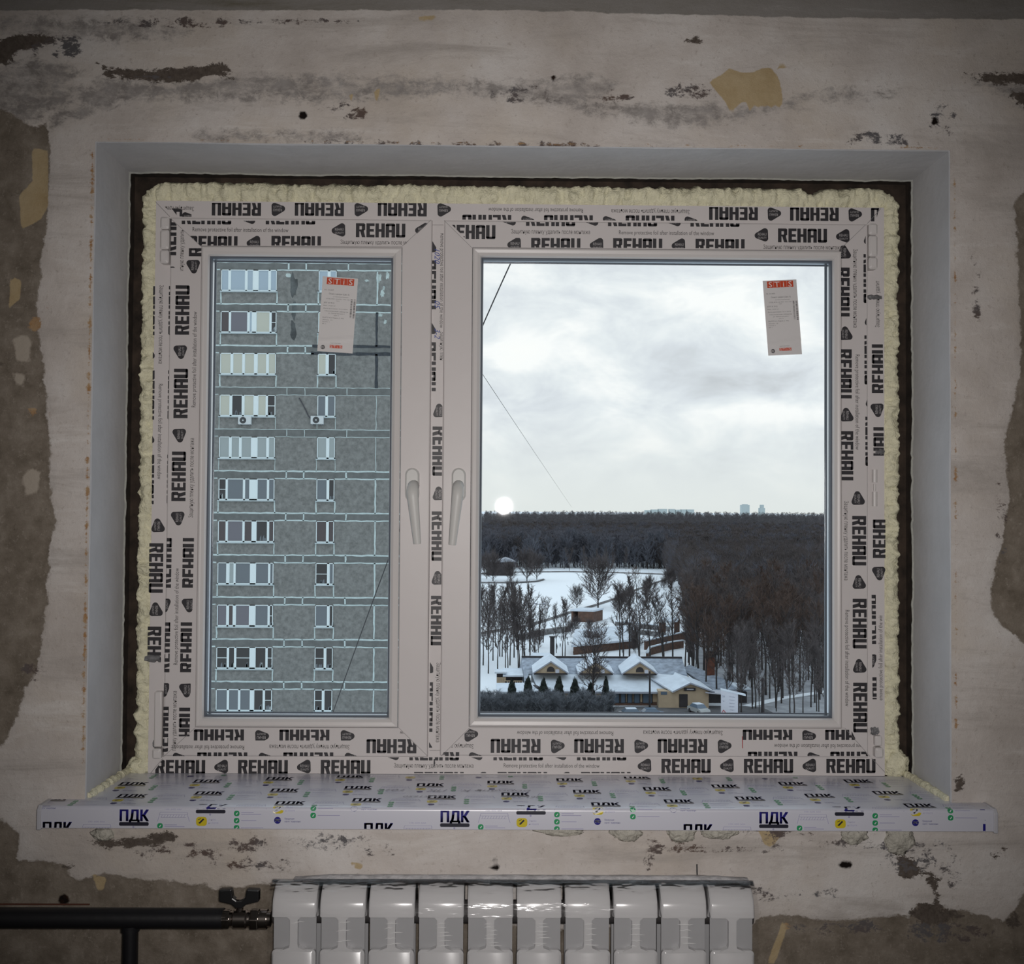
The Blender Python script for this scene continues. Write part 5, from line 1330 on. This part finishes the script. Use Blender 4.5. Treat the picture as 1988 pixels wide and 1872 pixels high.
def mass(name, spots, protos, m_list, label, cat='forest'):
    VV, FF, MI = [], [], []; k = 0
    for (x, y, s, z0, mi) in spots:
        v, f = protos[trng.randrange(len(protos))]; a = trng.uniform(0, 6.28); c, n_ = math.cos(a)*s, math.sin(a)*s
        w = np.empty_like(v); w[:, 0] = v[:, 0]*c-v[:, 1]*n_+x; w[:, 1] = v[:, 0]*n_+v[:, 1]*c+y; w[:, 2] = v[:, 2]*s+GZ+z0
        VV.append(w); FF.append(f+k); MI.append(np.full(len(f), mi, np.int32)); k += len(v)
    V_ = np.concatenate(VV); F_ = np.concatenate(FF); me_ = bpy.data.meshes.new(name)
    me_.vertices.add(len(V_)); me_.vertices.foreach_set('co', V_.ravel()); me_.loops.add(F_.size); me_.loops.foreach_set('vertex_index', F_.ravel())
    me_.polygons.add(len(F_)); me_.polygons.foreach_set('loop_start', np.arange(0, F_.size, 3, dtype=np.int32)); me_.polygons.foreach_set('loop_total', np.full(len(F_), 3, np.int32))
    for q in m_list: me_.materials.append(q)
    me_.polygons.foreach_set('material_index', np.concatenate(MI)); me_.update(calc_edges=True)
    o = bpy.data.objects.new(name, me_); COL.objects.link(o); return tag(o, label, cat, kind='stuff')
pr_mid = [light_tree(200+s, 17, 3.8, 230, .085) for s in range(6)]
pr_far = [light_tree(300+s, 17, 5.0, 130, .20) for s in range(5)]
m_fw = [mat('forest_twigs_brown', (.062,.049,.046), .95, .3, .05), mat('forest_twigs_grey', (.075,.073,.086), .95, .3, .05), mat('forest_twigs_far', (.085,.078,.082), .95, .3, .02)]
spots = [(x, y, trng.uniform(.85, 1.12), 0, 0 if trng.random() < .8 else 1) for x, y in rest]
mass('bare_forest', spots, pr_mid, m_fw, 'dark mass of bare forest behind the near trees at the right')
spots = []; y = 575.0
while y < 3200:
    st_ = 5.2+max(0, y-600)*.0085; xl = (895-972)/F_PX*y; xr = (1640-972)/F_PX*y; x = xl
    while x < xr:
        u = (x/y*F_PX+972-935)/690; zr_ = max(0, (y-900)*.0036)*(1 if u > .2 else .75)
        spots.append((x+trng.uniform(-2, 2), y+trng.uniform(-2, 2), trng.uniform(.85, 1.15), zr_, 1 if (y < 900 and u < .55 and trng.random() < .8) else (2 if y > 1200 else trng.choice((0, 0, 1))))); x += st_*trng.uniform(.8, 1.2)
    x = xl-st_
    while x > -.40*y:
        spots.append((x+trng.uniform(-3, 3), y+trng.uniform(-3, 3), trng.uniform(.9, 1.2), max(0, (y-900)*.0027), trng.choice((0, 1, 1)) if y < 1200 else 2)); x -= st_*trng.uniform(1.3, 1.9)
    y += st_*(1.0+max(0, y-700)/1500)
print('far forest', len(spots), 'rest', len(rest), 'planted', NT[0])
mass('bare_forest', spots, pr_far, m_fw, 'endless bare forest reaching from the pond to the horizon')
# gentle rise that carries the far forest
b = MB(); L = []
for y in (880, 900, 1400, 2000, 2600, 3300, 3800): L.append([(x*y, y, GZ+max(0, (y-900)*.0036)-.3) for x in (-.40, -.06, .1, .2, .35)])
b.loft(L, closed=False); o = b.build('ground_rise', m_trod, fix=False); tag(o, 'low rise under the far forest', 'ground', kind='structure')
# ================================================================== PARK BUILDINGS
m_roof = mat('snowy_roof', (.60,.66,.73), .8, .10, .6)
m_roof2 = mat('snow_dusted_tiles', (.27,.31,.37), .8, .35, 1.1)
m_cream = mat('cream_render', (.47,.365,.25), .85, .12, .5)
m_brick = mat('brown_brick', (.115,.066,.048), .9, .3, 1.5)
m_dkwood = mat('dark_timber', (.035,.030,.032), .8, .3, 1)
m_fascia = mat('pale_fascia', (.34,.36,.42), .7)
m_wglass = mat('shop_glass', (.10,.14,.19), .2)
m_evg = mat('thuja_green', (.012,.018,.014), .95, .5, 1.5)
m_hedge = mat('hedge_twigs', (.060,.066,.075), .95, .35, .5)
m_white = mat('painted_white', (.55,.56,.62), .6)
def vup(p, z): return Vector((p.x, p.y, z))
def slab(b, poly, t=.25, mi=0): b.prism(poly, (0, 0, -t), mi)
def zpx(py, Y): return at(1150, py, Y).z
def X_(px, Y): return at(px, 1200, Y).x

# ---- restaurant with three dormers and an entrance gable
rs = empty('restaurant', (X_(1200, 176), 176, GZ)); tag(rs, 'low cream building with snowy tiled roofs, three dormers and an entrance gable', 'building')
ye, ym, yr_ = 172.0, 179.0, 186.0
ze, zm, zr0 = zpx(1343, ye), zpx(1309, ym), zpx(1277, yr_)
xl, xr = X_(1046, ye), X_(1374, ye)
b = MB(); b.box((xl+.6, ye+.9, GZ), (xr-.3, 192, ze+.1)); under(b.build('wall', m_cream), rs)
b = MB(); b.box((xl+.55, ye+.86, GZ), (xr-.25, ye+.92, GZ+.55)); under(b.build('plinth', m_brick), rs)
b = MB(); slab(b, [(xl, ye, ze), (xr, ye, ze), (X_(1302, ym), ym, zm), (X_(1034, ym), ym, zm)], .3); o = b.build('roof', m_roof); under(o, rs); o['label'] = 'smooth snowy lower roof slope'
b = MB(); slab(b, [(X_(1034, ym)-.6, ym-.1, zm+.05), (X_(1334, ym), ym-.1, zm+.05), (X_(1324, yr_), yr_, zr0), (X_(1013, yr_), yr_, zr0)], .3)
slab(b, [(X_(1013, yr_), yr_, zr0), (X_(1324, yr_), yr_, zr0), (X_(1334, yr_), 194, ze), (X_(1010, yr_), 194, ze)], .3)
slab(b, [(X_(1013, yr_), yr_, zr0), (X_(1012, 186), 192, ze), (X_(1022, ye), ye+1, ze+.1), (X_(1034, ym)-.6, ym-.1, zm+.05)], .3)
o = b.build('roof', m_roof2); under(o, rs); o['label'] = 'snow dusted tiled upper roof slope'
b = MB(); b.box((X_(1013, yr_), yr_-.25, zr0-.05), (X_(1324, yr_), yr_+.25, zr0+.22)); under(b.build('ridge_cap', m_dkwood), rs)
b = MB(); b.box((xl, ye-.08, ze-.28), (xr, ye+.05, ze+.02)); under(b.build('gutter', m_fascia), rs)
for pc in (1070, 1158, 1243):
    xa, xb = X_(pc-35, ye+4), X_(pc+35, ye+4); xm = (xa+xb)/2; yd = ye+4; zd0 = zpx(1308, yd); zd1 = zpx(1284, yd)
    d = MB(); d.prism([(xa+.35, yd+.3, zd0), (xb-.35, yd+.3, zd0), (xm, yd+.3, zd1-.25)], (0, 5.5, .4)); do = d.build('dormer', m_cream); under(do, rs)
    d = MB()
    for s, xe__ in ((-1, xa), (1, xb)):
        slab(d, [(xe__, yd, zd0+.05), (xm, yd, zd1), (xm, yd+8, zd1+.35), (xe__, yd+6, zd0+.4)], .22)
    q = d.build('dormer_roof', m_roof); q.parent = do
    d = MB(); 
    for xe__ in (xa, xb): d.prism([(xe__, yd-.06, zd0-.16), (xm, yd-.06, zd1-.22), (xm, yd-.06, zd1+.02), (xe__, yd-.06, zd0+.07)], (0, .05, 0))
    q = d.build('barge_board', m_fascia); q.parent = do
    d = MB(); d.box((xa+.2, yd+.05, zd0-.22), (xb-.2, yd+.3, zd0)); q = d.build('dormer_sill', m_dkwood); q.parent = do
    d = MB(); r = .62; d.prism([(xm-r, yd+.24, zd0+.22)]+[(xm+r*math.cos(math.radians(a)), yd+.24, zd0+.42+r*math.sin(math.radians(a))) for a in range(180, -1, -15)][::1]+[(xm+r, yd+.24, zd0+.22)], (0, .1, 0)); q = d.build('window', m_dkwood); q.parent = do
    d = MB(); d.rbox((xm+.75, yd+.1, zd0+.05), (xm+1.35, yd+.32, zd0+.62), .08); q = d.build('vent_box', m_white); q.parent = do
# entrance gable
yg = 170.5; xa, xb, xm = X_(1306, yg), X_(1387, yg), X_(1340, yg); za = zpx(1341, yg); zb2 = zpx(1324, yg)
d = MB(); d.prism([(X_(1280, yg), yg+.3, GZ), (xb-.8, yg+.3, GZ), (xb-.8, yg+.3, za-.1), (xm, yg+.3, zb2-.25), (xa+.3, yg+.3, za-.1), (X_(1280, yg), yg+.3, za-.1)], (0, 3.2, 0)); go = d.build('porch', m_cream); under(go, rs)
d = MB(); slab(d, [(xa, yg-.4, za), (xm, yg-.4, zb2), (xm-1, ym+2, zm+.3), (xa-3, ym-1, zm)], .22); slab(d, [(xm, yg-.4, zb2), (xb, yg-.4, za), (xb-1, ym-2, za+.5), (xm-1, ym+2, zm+.3)], .22); q = d.build('porch_roof', m_roof); q.parent = go
d = MB(); d.prism([(xa, yg-.46, za-.2), (xm, yg-.46, zb2-.2), (xm, yg-.46, zb2+.03), (xa, yg-.46, za+.03)], (0, .06, 0)); d.prism([(xm, yg-.46, zb2-.2), (xb, yg-.46, za-.2), (xb, yg-.46, za+.03), (xm, yg-.46, zb2+.03)], (0, .06, 0)); q = d.build('barge_board', m_fascia); q.parent = go
d = MB(); d.box((X_(1319.5, yg), yg+.2, GZ+.15), (X_(1336, yg), yg+.32, zpx(1347.5, yg))); under(d.build('door', m_dkwood), rs)
d = MB(); d.box((X_(1329, yg), yg+.05, zpx(1341, yg)), (X_(1351, yg), yg+.2, zpx(1335, yg))); so_ = d.build('sign', m_dkwood); under(so_, rs)
d = MB(); d.box((X_(1334, yg), yg+.03, zpx(1338.6, yg)), (X_(1347, yg), yg+.05, zpx(1337, yg))); q = d.build('sign_lettering', m_white); q.parent = so_
for p0, p1, q0, q1, nm in ((1284, 1296, 1343, 1349, 'window'),):
    d = MB(); d.box((X_(p0, yg), yg+.24, zpx(q1, yg)), (X_(p1, yg), yg+.34, zpx(q0, yg))); under(d.build(nm, m_wglass), rs)
for p0, p1 in ((1188, 1204), (1207, 1216), (1220, 1229), (1233, 1244), (1250, 1268)):
    d = MB(); d.box((X_(p0, ye), ye+.84, zpx(1366, ye)), (X_(p1, ye), ye+.95, zpx(1349, ye))); wo_ = d.build('window', m_wglass); under(wo_, rs)
    d = MB(); x0_, x1_ = X_(p0, ye), X_(p1, ye); z0_, z1_ = zpx(1366, ye), zpx(1349, ye)
    for a, c in (((x0_-.1, z0_-.1), (x0_+.05, z1_+.1)), ((x1_-.05, z0_-.1), (x1_+.1, z1_+.1)), ((x0_, z1_), (x1_, z1_+.1)), ((x0_, z0_-.1), (x1_, z0_))): d.box((a[0], ye+.80, a[1]), (c[0], ye+.9, c[1]))
    q = d.build('window_frame', m_dkwood); q.parent = wo_
# right annex and its long roof
an = empty('annex', (X_(1400, 178), 178, GZ)); tag(an, 'dark annex with a long sloping snowy roof right of the entrance gable', 'building')
b = MB(); ya = 175.0; slab(b, [(X_(1388, ya), ya, zpx(1340, ya)), (X_(1455, ya), ya, zpx(1336, ya)), (X_(1340, 190), 190, zpx(1290, 190)), (X_(1322, 186), 186, zpx(1297, 186))], .35); under(b.build('roof', m_roof2), an)
b = MB(); slab(b, [(X_(1430, ya), ya-.3, zpx(1334, ya)), (X_(1457, ya), ya-.3, zpx(1335, ya)), (X_(1448, ya), ya+3, zpx(1324, ya+3)), (X_(1425, ya), ya+3, zpx(1324, ya+3))], .25); o = b.build('roof', m_roof); under(o, an)
b = MB(); b.prism([(X_(1368, ya), ya+.6, GZ), (X_(1452, ya), ya+.6, GZ), (X_(1420, 184), 186, GZ), (X_(1350, 184), 186, GZ)], (0, 0, zpx(1341, ya)-GZ-.2)); under(b.build('wall', m_dkwood), an)
b = MB(); slab(b, [(X_(1370, 170), 170, zpx(1343, 170)), (X_(1402, 170), 170, zpx(1346, 170)), (X_(1402, 173), 174, zpx(1339, 174)), (X_(1372, 173), 174, zpx(1338, 174))], .15); under(b.build('canopy', m_white), an)
ch = empty('chimney', (X_(1379, 184), 184, GZ)); tag(ch, 'red brick chimney with a black cap rising through the annex roof', 'chimney')
b = MB(); x0_, x1_ = X_(1371, 184), X_(1386.5, 184); b.box((x0_, 183.3, GZ), (x1_, 184.7, zpx(1274, 184))); under(b.build('stack', mat('red_brick', (.14,.055,.035), .9, .3, 2)), ch)
b = MB(); b.box((x0_-.15, 183.1, zpx(1274, 184)), (x1_+.2, 184.9, zpx(1267, 184))); b.box((x0_+.2, 183.5, zpx(1267, 184)), (x1_-.2, 184.5, zpx(1263, 184))); under(b.build('cap', m_dkwood), ch)
# left wing and sheds
lw = empty('side_wing', (X_(1000, 172), 172, GZ)); tag(lw, 'low wing with a flat snowy roof at the left end of the restaurant', 'building')
b = MB(); slab(b, [(X_(965, 170), 170, zpx(1344, 170)), (X_(1050, 170), 170, zpx(1345, 170)), (X_(1036, 175), 175, zpx(1326, 175)), (X_(964, 175), 175, zpx(1327, 175))], .3); under(b.build('roof', m_roof), lw)
b = MB(); b.box((X_(968, 170), 170.4, GZ), (X_(1046, 170), 175, zpx(1347, 170))); under(b.build('wall', m_brick), lw)
b = MB(); b.prism([(X_(1029, 175)-.05, 175.2, GZ), (X_(1029, 175)+.5, 175.2, GZ), (X_(1040, 172)+.9, 171.6, GZ), (X_(1040, 172)+.3, 171.6, GZ)], (0, 0, zpx(1332, 173)-GZ)); under(b.build('parapet', m_dkwood), lw)
for pc, w, yt, yb_, lb in ((997, 20, 1298, 1318, 'small garden hut with a snowy flat roof and pale railing left of the restaurant'), (973, 12, 1300, 1312, 'smaller garden hut with a snowy roof at the far left of the restaurant')):
    hu = empty('garden_hut', (X_(pc, 181), 181, GZ)); tag(hu, lb, 'hut')
    b = MB(); slab(b, [(X_(pc-w, 179), 179, zpx(yb_-6, 179)), (X_(pc+w, 179), 179, zpx(yb_-6, 179)), (X_(pc+w-3, 184), 184, zpx(yt, 184)), (X_(pc-w, 184), 184, zpx(yt, 184))], .25); under(b.build('roof', m_roof), hu)
    b = MB(); b.box((X_(pc-w+4, 180), 180.4, GZ), (X_(pc+w-2, 180), 183.5, zpx(yb_-3, 179))); under(b.build('wall', m_dkwood), hu)
    b = MB(); zq = zpx(yb_+6, 179)
    for k in range(9): xk = X_(pc-w+5+k*(2*w-8)/8, 179); b.box((xk-.06, 179, GZ), (xk+.06, 179.12, zq))
    b.box((X_(pc-w+4, 179), 178.95, zq), (X_(pc+w-2, 179), 179.15, zq+.12)); under(b.build('railing', m_cream), hu)
b = MB(); pk = at(1048, 1266, 192); b.prism([(X_(1027, 190), 190, zpx(1277, 190)), (X_(1072, 190), 190, zpx(1277, 190)), (X_(1064, 196), 196, zpx(1268, 196)), (X_(1035, 196), 196, zpx(1268, 196))], (0, 0, -.3)); 
b.prism([(X_(1032, 190), 190.4, GZ), (X_(1068, 190), 190.4, GZ), (X_(1064, 196), 196, GZ), (X_(1038, 196), 196, GZ)], (0, 0, zpx(1279, 190)-GZ)); o = b.build('garden_shed', [m_roof]); tag(o, 'low snowy roofed shed just behind the ridge of the restaurant roof', 'shed')
fp = tag(MB().build('x', m_dkwood), None) if False else None
b = MB(); c_ = at(1072, 1275, 200); b.tube([(c_.x, 200, GZ), (c_.x, 200, zpx(1238, 200))], .42, 12); b.tube([(c_.x, 200, zpx(1238, 200)), (c_.x, 200, zpx(1236, 200))], .55, 12); o = b.build('flue_pipe', m_dkwood); tag(o, 'tall dark flue pipe behind the first dormer', 'flue')

# ---- brick pavilion at the pond
pv = empty('brick_pavilion', (X_(1138, 305), 305, GZ)); tag(pv, 'brown brick pavilion with a flat snow covered roof by the pond', 'pavilion')
A, B_, C_ = Gp(1108, 1207.5), Gp(1152, 1209.5), Gp(1170, 1205)
def pz(py, p): return at(1150, py, p.y).z
A = Gp(1109, 1208); h_ = pz(1188, B_)-GZ
back = A+(C_-B_)
b = MB(); b.prism([A+(B_-A)*.30, B_, C_, back+(C_-back)*.30], (0, 0, h_)); under(b.build('wall', m_brick), pv)
b = MB(); b.prism([A, A+(B_-A)*.08, back+(C_-back)*.08, back], (0, 0, h_)); under(b.build('side_wall', m_brick), pv)
cen = (A+C_)/2
b = MB(); b.prism([cen+(p-cen)*1.06+Vector((0, 0, h_)) for p in (A, B_, C_, back)], (0, 0, .45)); under(b.build('roof', m_roof), pv)
# ---- long low shed and walls between the trees
ls_ = empty('long_shed', (X_(1180, 250), 250, GZ)); tag(ls_, 'long low brown shed under snow behind the middle dormer', 'shed')
b = MB(); P0, P1 = Gp(1113, 1272), Gp(1238, 1258); dv = Vector((2, 16, 0)); b.prism([P0, P1, P1+dv, P0+dv], (0, 0, 1.7)); under(b.build('wall', m_brick), ls_)
b = MB(); b.prism([P0+Vector((-.5,-.5,1.7)), P1+Vector((.5,-.5,1.7)), P1+dv+Vector((.5,.5,3.2)), P0+dv+Vector((-.5,.5,3.2))], (0, 0, .4)); under(b.build('roof', m_roof), ls_)
def low_wall(name, pts, h, th, m_, label, cat, cap=True):
    r = empty(name, tuple(Gp(*pts[0]))); tag(r, label, cat); P = [Gp(*p) for p in pts]
    for nm, z0, z1, w, mm in (('wall', 0, h, th, m_), ('snow_cap', h, h+.22, th*1.5, m_roof))[:2 if cap else 1]:
        b = MB(); L = []
        for i, p in enumerate(P):
            t = (P[min(i+1, len(P)-1)]-P[max(0, i-1)]).normalized(); n_ = Vector((-t.y, t.x, 0))*w/2; L.append([tuple(p-n_+Vector((0,0,z0))), tuple(p+n_+Vector((0,0,z0))), tuple(p+n_+Vector((0,0,z1))), tuple(p-n_+Vector((0,0,z1)))])
        b.loft(L, caps=True); under(b.build(nm, mm), r)
low_wall('garden_wall', [(1252,1262),(1292,1252),(1330,1243)], 1.9, .4, m_brick, 'brown brick garden wall running back beside the dark forest', 'wall')
low_wall('garden_wall', [(1256,1284),(1262,1272),(1300,1262),(1326,1258)], 1.6, .4, m_brick, 'lower brown wall nearest the restaurant roof', 'wall')
low_wall('garden_wall', [(1195,1216),(1260,1222),(1300,1226)], 1.2, .4, m_soil, 'dark low wall below the round pond tree', 'wall')
low_wall('hedge_row', [(1010,1243),(1060,1232),(1105,1226)], 1.3, 1.2, m_soil, 'dark clipped hedge behind the left clump', 'hedge', False)
low_wall('hedge_row', [(1170,1240),(1235,1231),(1290,1238)], 1.1, 1.2, m_soil, 'dark clipped hedge below the brick pavilion', 'hedge', False)
pg = empty('pergola', tuple(Gp(1300, 1236))); tag(pg, 'open brown pergola with a thin snowy top near the forest edge', 'pergola')
for px, py in ((1283,1237),(1312,1236),(1289,1230),(1316,1229)):
    p = Gp(px, py); b = MB(); b.box((p.x-.4, p.y-.4, GZ), (p.x+.4, p.y+.4, GZ+3.6)); under(b.build('post', m_brick), pg)
b = MB(); b.prism([Gp(1281,1238)+Vector((0,0,3.6)), Gp(1315,1237)+Vector((0,0,3.6)), Gp(1319,1229)+Vector((0,0,3.6)), Gp(1286,1230)+Vector((0,0,3.6))], (0,0,.3)); under(b.build('top', m_roof), pg)
# gazebo far across the pond
gz_ = empty('lakeside_house', tuple(Gp(972, 1118))); tag(gz_, 'low house with a wide snowy roof across the pond at the far left', 'house')
yq = Gp(972, 1118).y
b = MB(); b.box((X_(945, yq), yq, GZ), (X_(996, yq), yq+12, zpx(1093, yq))); under(b.build('wall', m_dkwood), gz_)
b = MB(); b.prism([(X_(934, yq), yq-1, zpx(1093.5, yq)), (X_(1000, yq), yq-1, zpx(1092, yq)), (X_(988, yq), yq-1, zpx(1087, yq)), (X_(981, yq), yq-1, zpx(1085, yq)), (X_(967, yq), yq-1, zpx(1089, yq))], (0, 14, 0)); under(b.build('roof', mat('dusky_roof', (.30,.32,.36), .8)), gz_)

# ---- thujas, shrubs, poles, cars, billboard
def thuja(px, top, label, w=.95):
    Y = 167.5; b = MB(); x = X_(px, Y); zt_ = zpx(top, Y); h = zt_-GZ; rg = random.Random(int(px)); L = []
    for k in range(15):
        t = k/14; r = w*(1-t)**.55*(.55+.45*min(1, t*5))*(1+.12*math.sin(k*2.1))+.02; L.append([(x+r*(1+rg.uniform(-.16, .16))*math.cos(a*.5236), Y+r*(1+rg.uniform(-.16, .16))*math.sin(a*.5236), GZ+.25+(h-.25)*t) for a in range(12)])
    r_ = empty('thuja', (x, Y, GZ)); tag(r_, label, 'conifer', 'thujas before the restaurant')
    b.loft(L, caps=True)
    for k in range(260):
        t = rg.random()**1.2; r = w*(1-t)**.55*.95; a = rg.uniform(0, 6.28); p = Vector((x+r*math.cos(a), Y+r*math.sin(a), GZ+.3+(h-.3)*t)); q = p+Vector((math.cos(a)*.12, math.sin(a)*.12, .42)); s = Vector((-math.sin(a), math.cos(a), 0))*.07
        b.add([tuple(p+s), tuple(p-s), tuple(q)], [(0,1,2)])
    under(b.build('foliage', m_evg, fix=False), r_)
    b = MB(); b.tube([(x, Y, GZ), (x, Y, GZ+.4)], .09, 6); under(b.build('stem', m_bark), r_)
for px, top, lb in ((995,1325,'leftmost dark thuja before the side wing'), (1026,1318,'dark thuja at the corner of the side wing and the main roof'), (1056,1322,'dark thuja under the first dormer'), (1086,1317,'tallest dark thuja before the snowy lower roof'),
                    (1117,1321,'dark thuja left of the big spreading tree'), (1147,1330,'dark thuja at the foot of the big spreading tree'), (1177,1319,'rightmost slim thuja, right of the big spreading tree')):
    thuja(px, top-3, lb, .85 if px == 1177 else 1.15)
for k in range(30):
    px = 936+k*8.6; p = Gp(px+trng.uniform(-3, 3), 1390+trng.uniform(-6, 10)); plant(shrub[k % 3], p, trng.uniform(.95, 1.2), 'bare grey shrub in the dense hedge along the bottom edge of the view', 'shrubs in the front hedge', name='bare_shrub', cat='shrub', wide=1.35)
for k in range(16):
    px = 940+k*15; p = Gp(px, 1402+trng.uniform(-4, 6)); plant(shrub[k % 3], p, trng.uniform(1.0, 1.25), 'bare grey shrub in the dense hedge along the bottom edge of the view', 'shrubs in the front hedge', name='bare_shrub', cat='shrub', wide=1.35)
def pole(px, y0, y1, Y, r, label, arm=False, name='lamp_post', cat='lamp post'):
    x = X_(px, Y); t = empty(name, (x, Y, GZ)); tag(t, label, cat); z1 = zpx(y0, Y)
    b = MB(); b.tube([(x, Y, GZ), (x, Y, z1)], [r*1.3, r], 8); under(b.build('pole', m_dkwood), t)
    if arm:
        b = MB(); b.box((x-1.1, Y-.1, z1), (x+1.1, Y+.1, z1+.12)); under(b.build('arm', m_dkwood), t)
        for s in (-1, 1):
            b = MB(); b.rbox((x+s*.95-.35, Y-.2, z1+.1), (x+s*.95+.35, Y+.2, z1+.3), .06); under(b.build('lamp_head', m_fascia), t)
pole(1048, 1174.5, 0, 250, .12, 'thin street lamp with two heads on the pond shore', True)
pole(1262, 1303, 0, 169, .13, 'dark pole before the snowy lower roof, right of the third dormer', False, 'pole', 'pole')
pole(1481, 1315, 0, 166, .20, 'dark pole among the trunks right of the billboard', False, 'pole', 'pole')
# billboard
bb_ = empty('billboard', tuple(Gp(1418, 1392))); tag(bb_, 'white board sign standing at the car park right of the entrance gable', 'sign')
Yb = 160.; q0, q1, q2 = X_(1400, Yb), X_(1434, Yb), X_(1441, Yb+2.5); zt0, zt1 = zpx(1339, Yb), zpx(1345, Yb)
b = MB(); b.prism([(q0, Yb, GZ+.3), (q1, Yb+.5, GZ+.3), (q1, Yb+.5, zt1), (q0, Yb, zt0)], (.25, .9, 0)); under(b.build('panel', m_white), bb_)
b = MB(); b.prism([(q0-.05, Yb+.0, zt0), (q1+1.2, Yb+.6, zt1-.5), (q1+1.2, Yb+.6, zt1-.35), (q0-.05, Yb, zt0+.14)], (.2, 1.2, 0)); under(b.build('snowy_top', m_roof), bb_)
P_ = Print(); W_, H_ = q1-q0, zt1-GZ-.3
for k in range(5): P_.text('Ресторан Банкеты Караоке Бизнес ланч Кафе'.split(' ')[k], (.66, .82-k*.12), 0, .035, .30)
P_.text('24', (.15, .80), 0, .07, .14); P_.text('ч', (.15, .64), 0, .06, .08)
P_.poly([(.06,.22),(.16,.30),(.30,.20),(.30,.24),(.16,.345),(.06,.265)], 1)
o = P_.build('lettering', [mat('sign_grey_blue', (.20,.22,.30), .7), mat('sign_red', (.40,.09,.09), .7)], lambda x, y, l: (q0+x*W_, Yb+x*.5-.01-l*20, GZ+.3+y*(zt0-GZ-.3-(zt0-zt1)*x)), None); under(o, bb_)
for s in (.2, .8):
    b = MB(); b.box((q0+W_*s-.12, Yb+.3, GZ), (q0+W_*s+.12, Yb+.6, GZ+.35)); under(b.build('leg', m_dkwood), bb_)
def car(px, Y, rz, col, label, snow=True):
    t = empty('car', (X_(px, Y), Y, GZ+.04), rz); tag(t, label, 'car')
    body = MB(); pro = [(-2.1,.35),(-2.15,.75),(-1.95,.95),(-1.1,1.0),(1.2,1.0),(2.0,.85),(2.15,.6),(2.1,.35)]
    body.loft([[(x, s*.84*k, .35+(z-.35)*(.97 if k < 1 else 1)) for x, z in pro] for s, k in ((-1, 1.0), (-1, .97), (1, .97), (1, 1.0))], caps=True); body.build('body', mat('car_paint_'+label.split()[0], col, .35, coat=.5), t)
    cabin = MB(); cabin.loft([[(x, s*w, z) for x, z, w in ((-1.5,1.0,.80),(-.95,1.46,.62),(.55,1.46,.62),(1.15,1.0,.80))] for s in (-1, 1)], caps=True); cabin.build('windows', m_wglass, t)
    roof = MB(); roof.box((-.98, -.60, 1.45), (.58, .60, 1.52)); roof.build('roof', m_roof if snow else mat('car_paint_'+label.split()[0], col, .35), t)
    for x in (-1.35, 1.35):
        for s in (-1, 1):
            w = MB(); w.tube([(x, s*.70, .33), (x, s*.88, .33)], .33, 14); w.build('wheel', m_dkwood, t)
car(1357, 166, math.radians(-72), (.42,.44,.44), 'silver car parked before the entrance gable')
car(1266, 162, math.radians(8), (.05,.12,.20), 'blue car parked left of the entrance door', False)
car(1228, 162, math.radians(4), (.16,.17,.18), 'grey car half hidden by the hedge, left of the blue car', True)
# far skyline
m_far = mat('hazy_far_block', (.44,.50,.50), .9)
def tower(px0, px1, py0, label, group=None, tip=None):
    Y = 4200.; b = MB(); x0_, x1_ = X_(px0, Y), X_(px1, Y); b.box((x0_, Y, GZ), (x1_, Y+30, zpx(py0, Y)))
    if tip: xm = (x0_+x1_)/2; w = (x1_-x0_)*.28; b.box((xm-w, Y, zpx(py0, Y)), (xm+w, Y+26, zpx(tip, Y)))
    o = b.build('tower_block', m_far); tag(o, label, 'building', group)
tower(1439.5, 1455, 978.5, 'wide pale tower block far on the horizon', None, 977)
tower(1475.5, 1485, 984, 'slim pale tower with a narrow top far on the horizon', None, 978)
for a, c, t in ((1252,1262,990),(1264,1276,988.5),(1278,1295,987.5),(1299,1310,987.5),(1311,1321,988.5),(1322,1331,988),(1333.5,1347,988)): tower(a, c, t, 'pale low block in the far row on the horizon', 'far row of pale blocks')
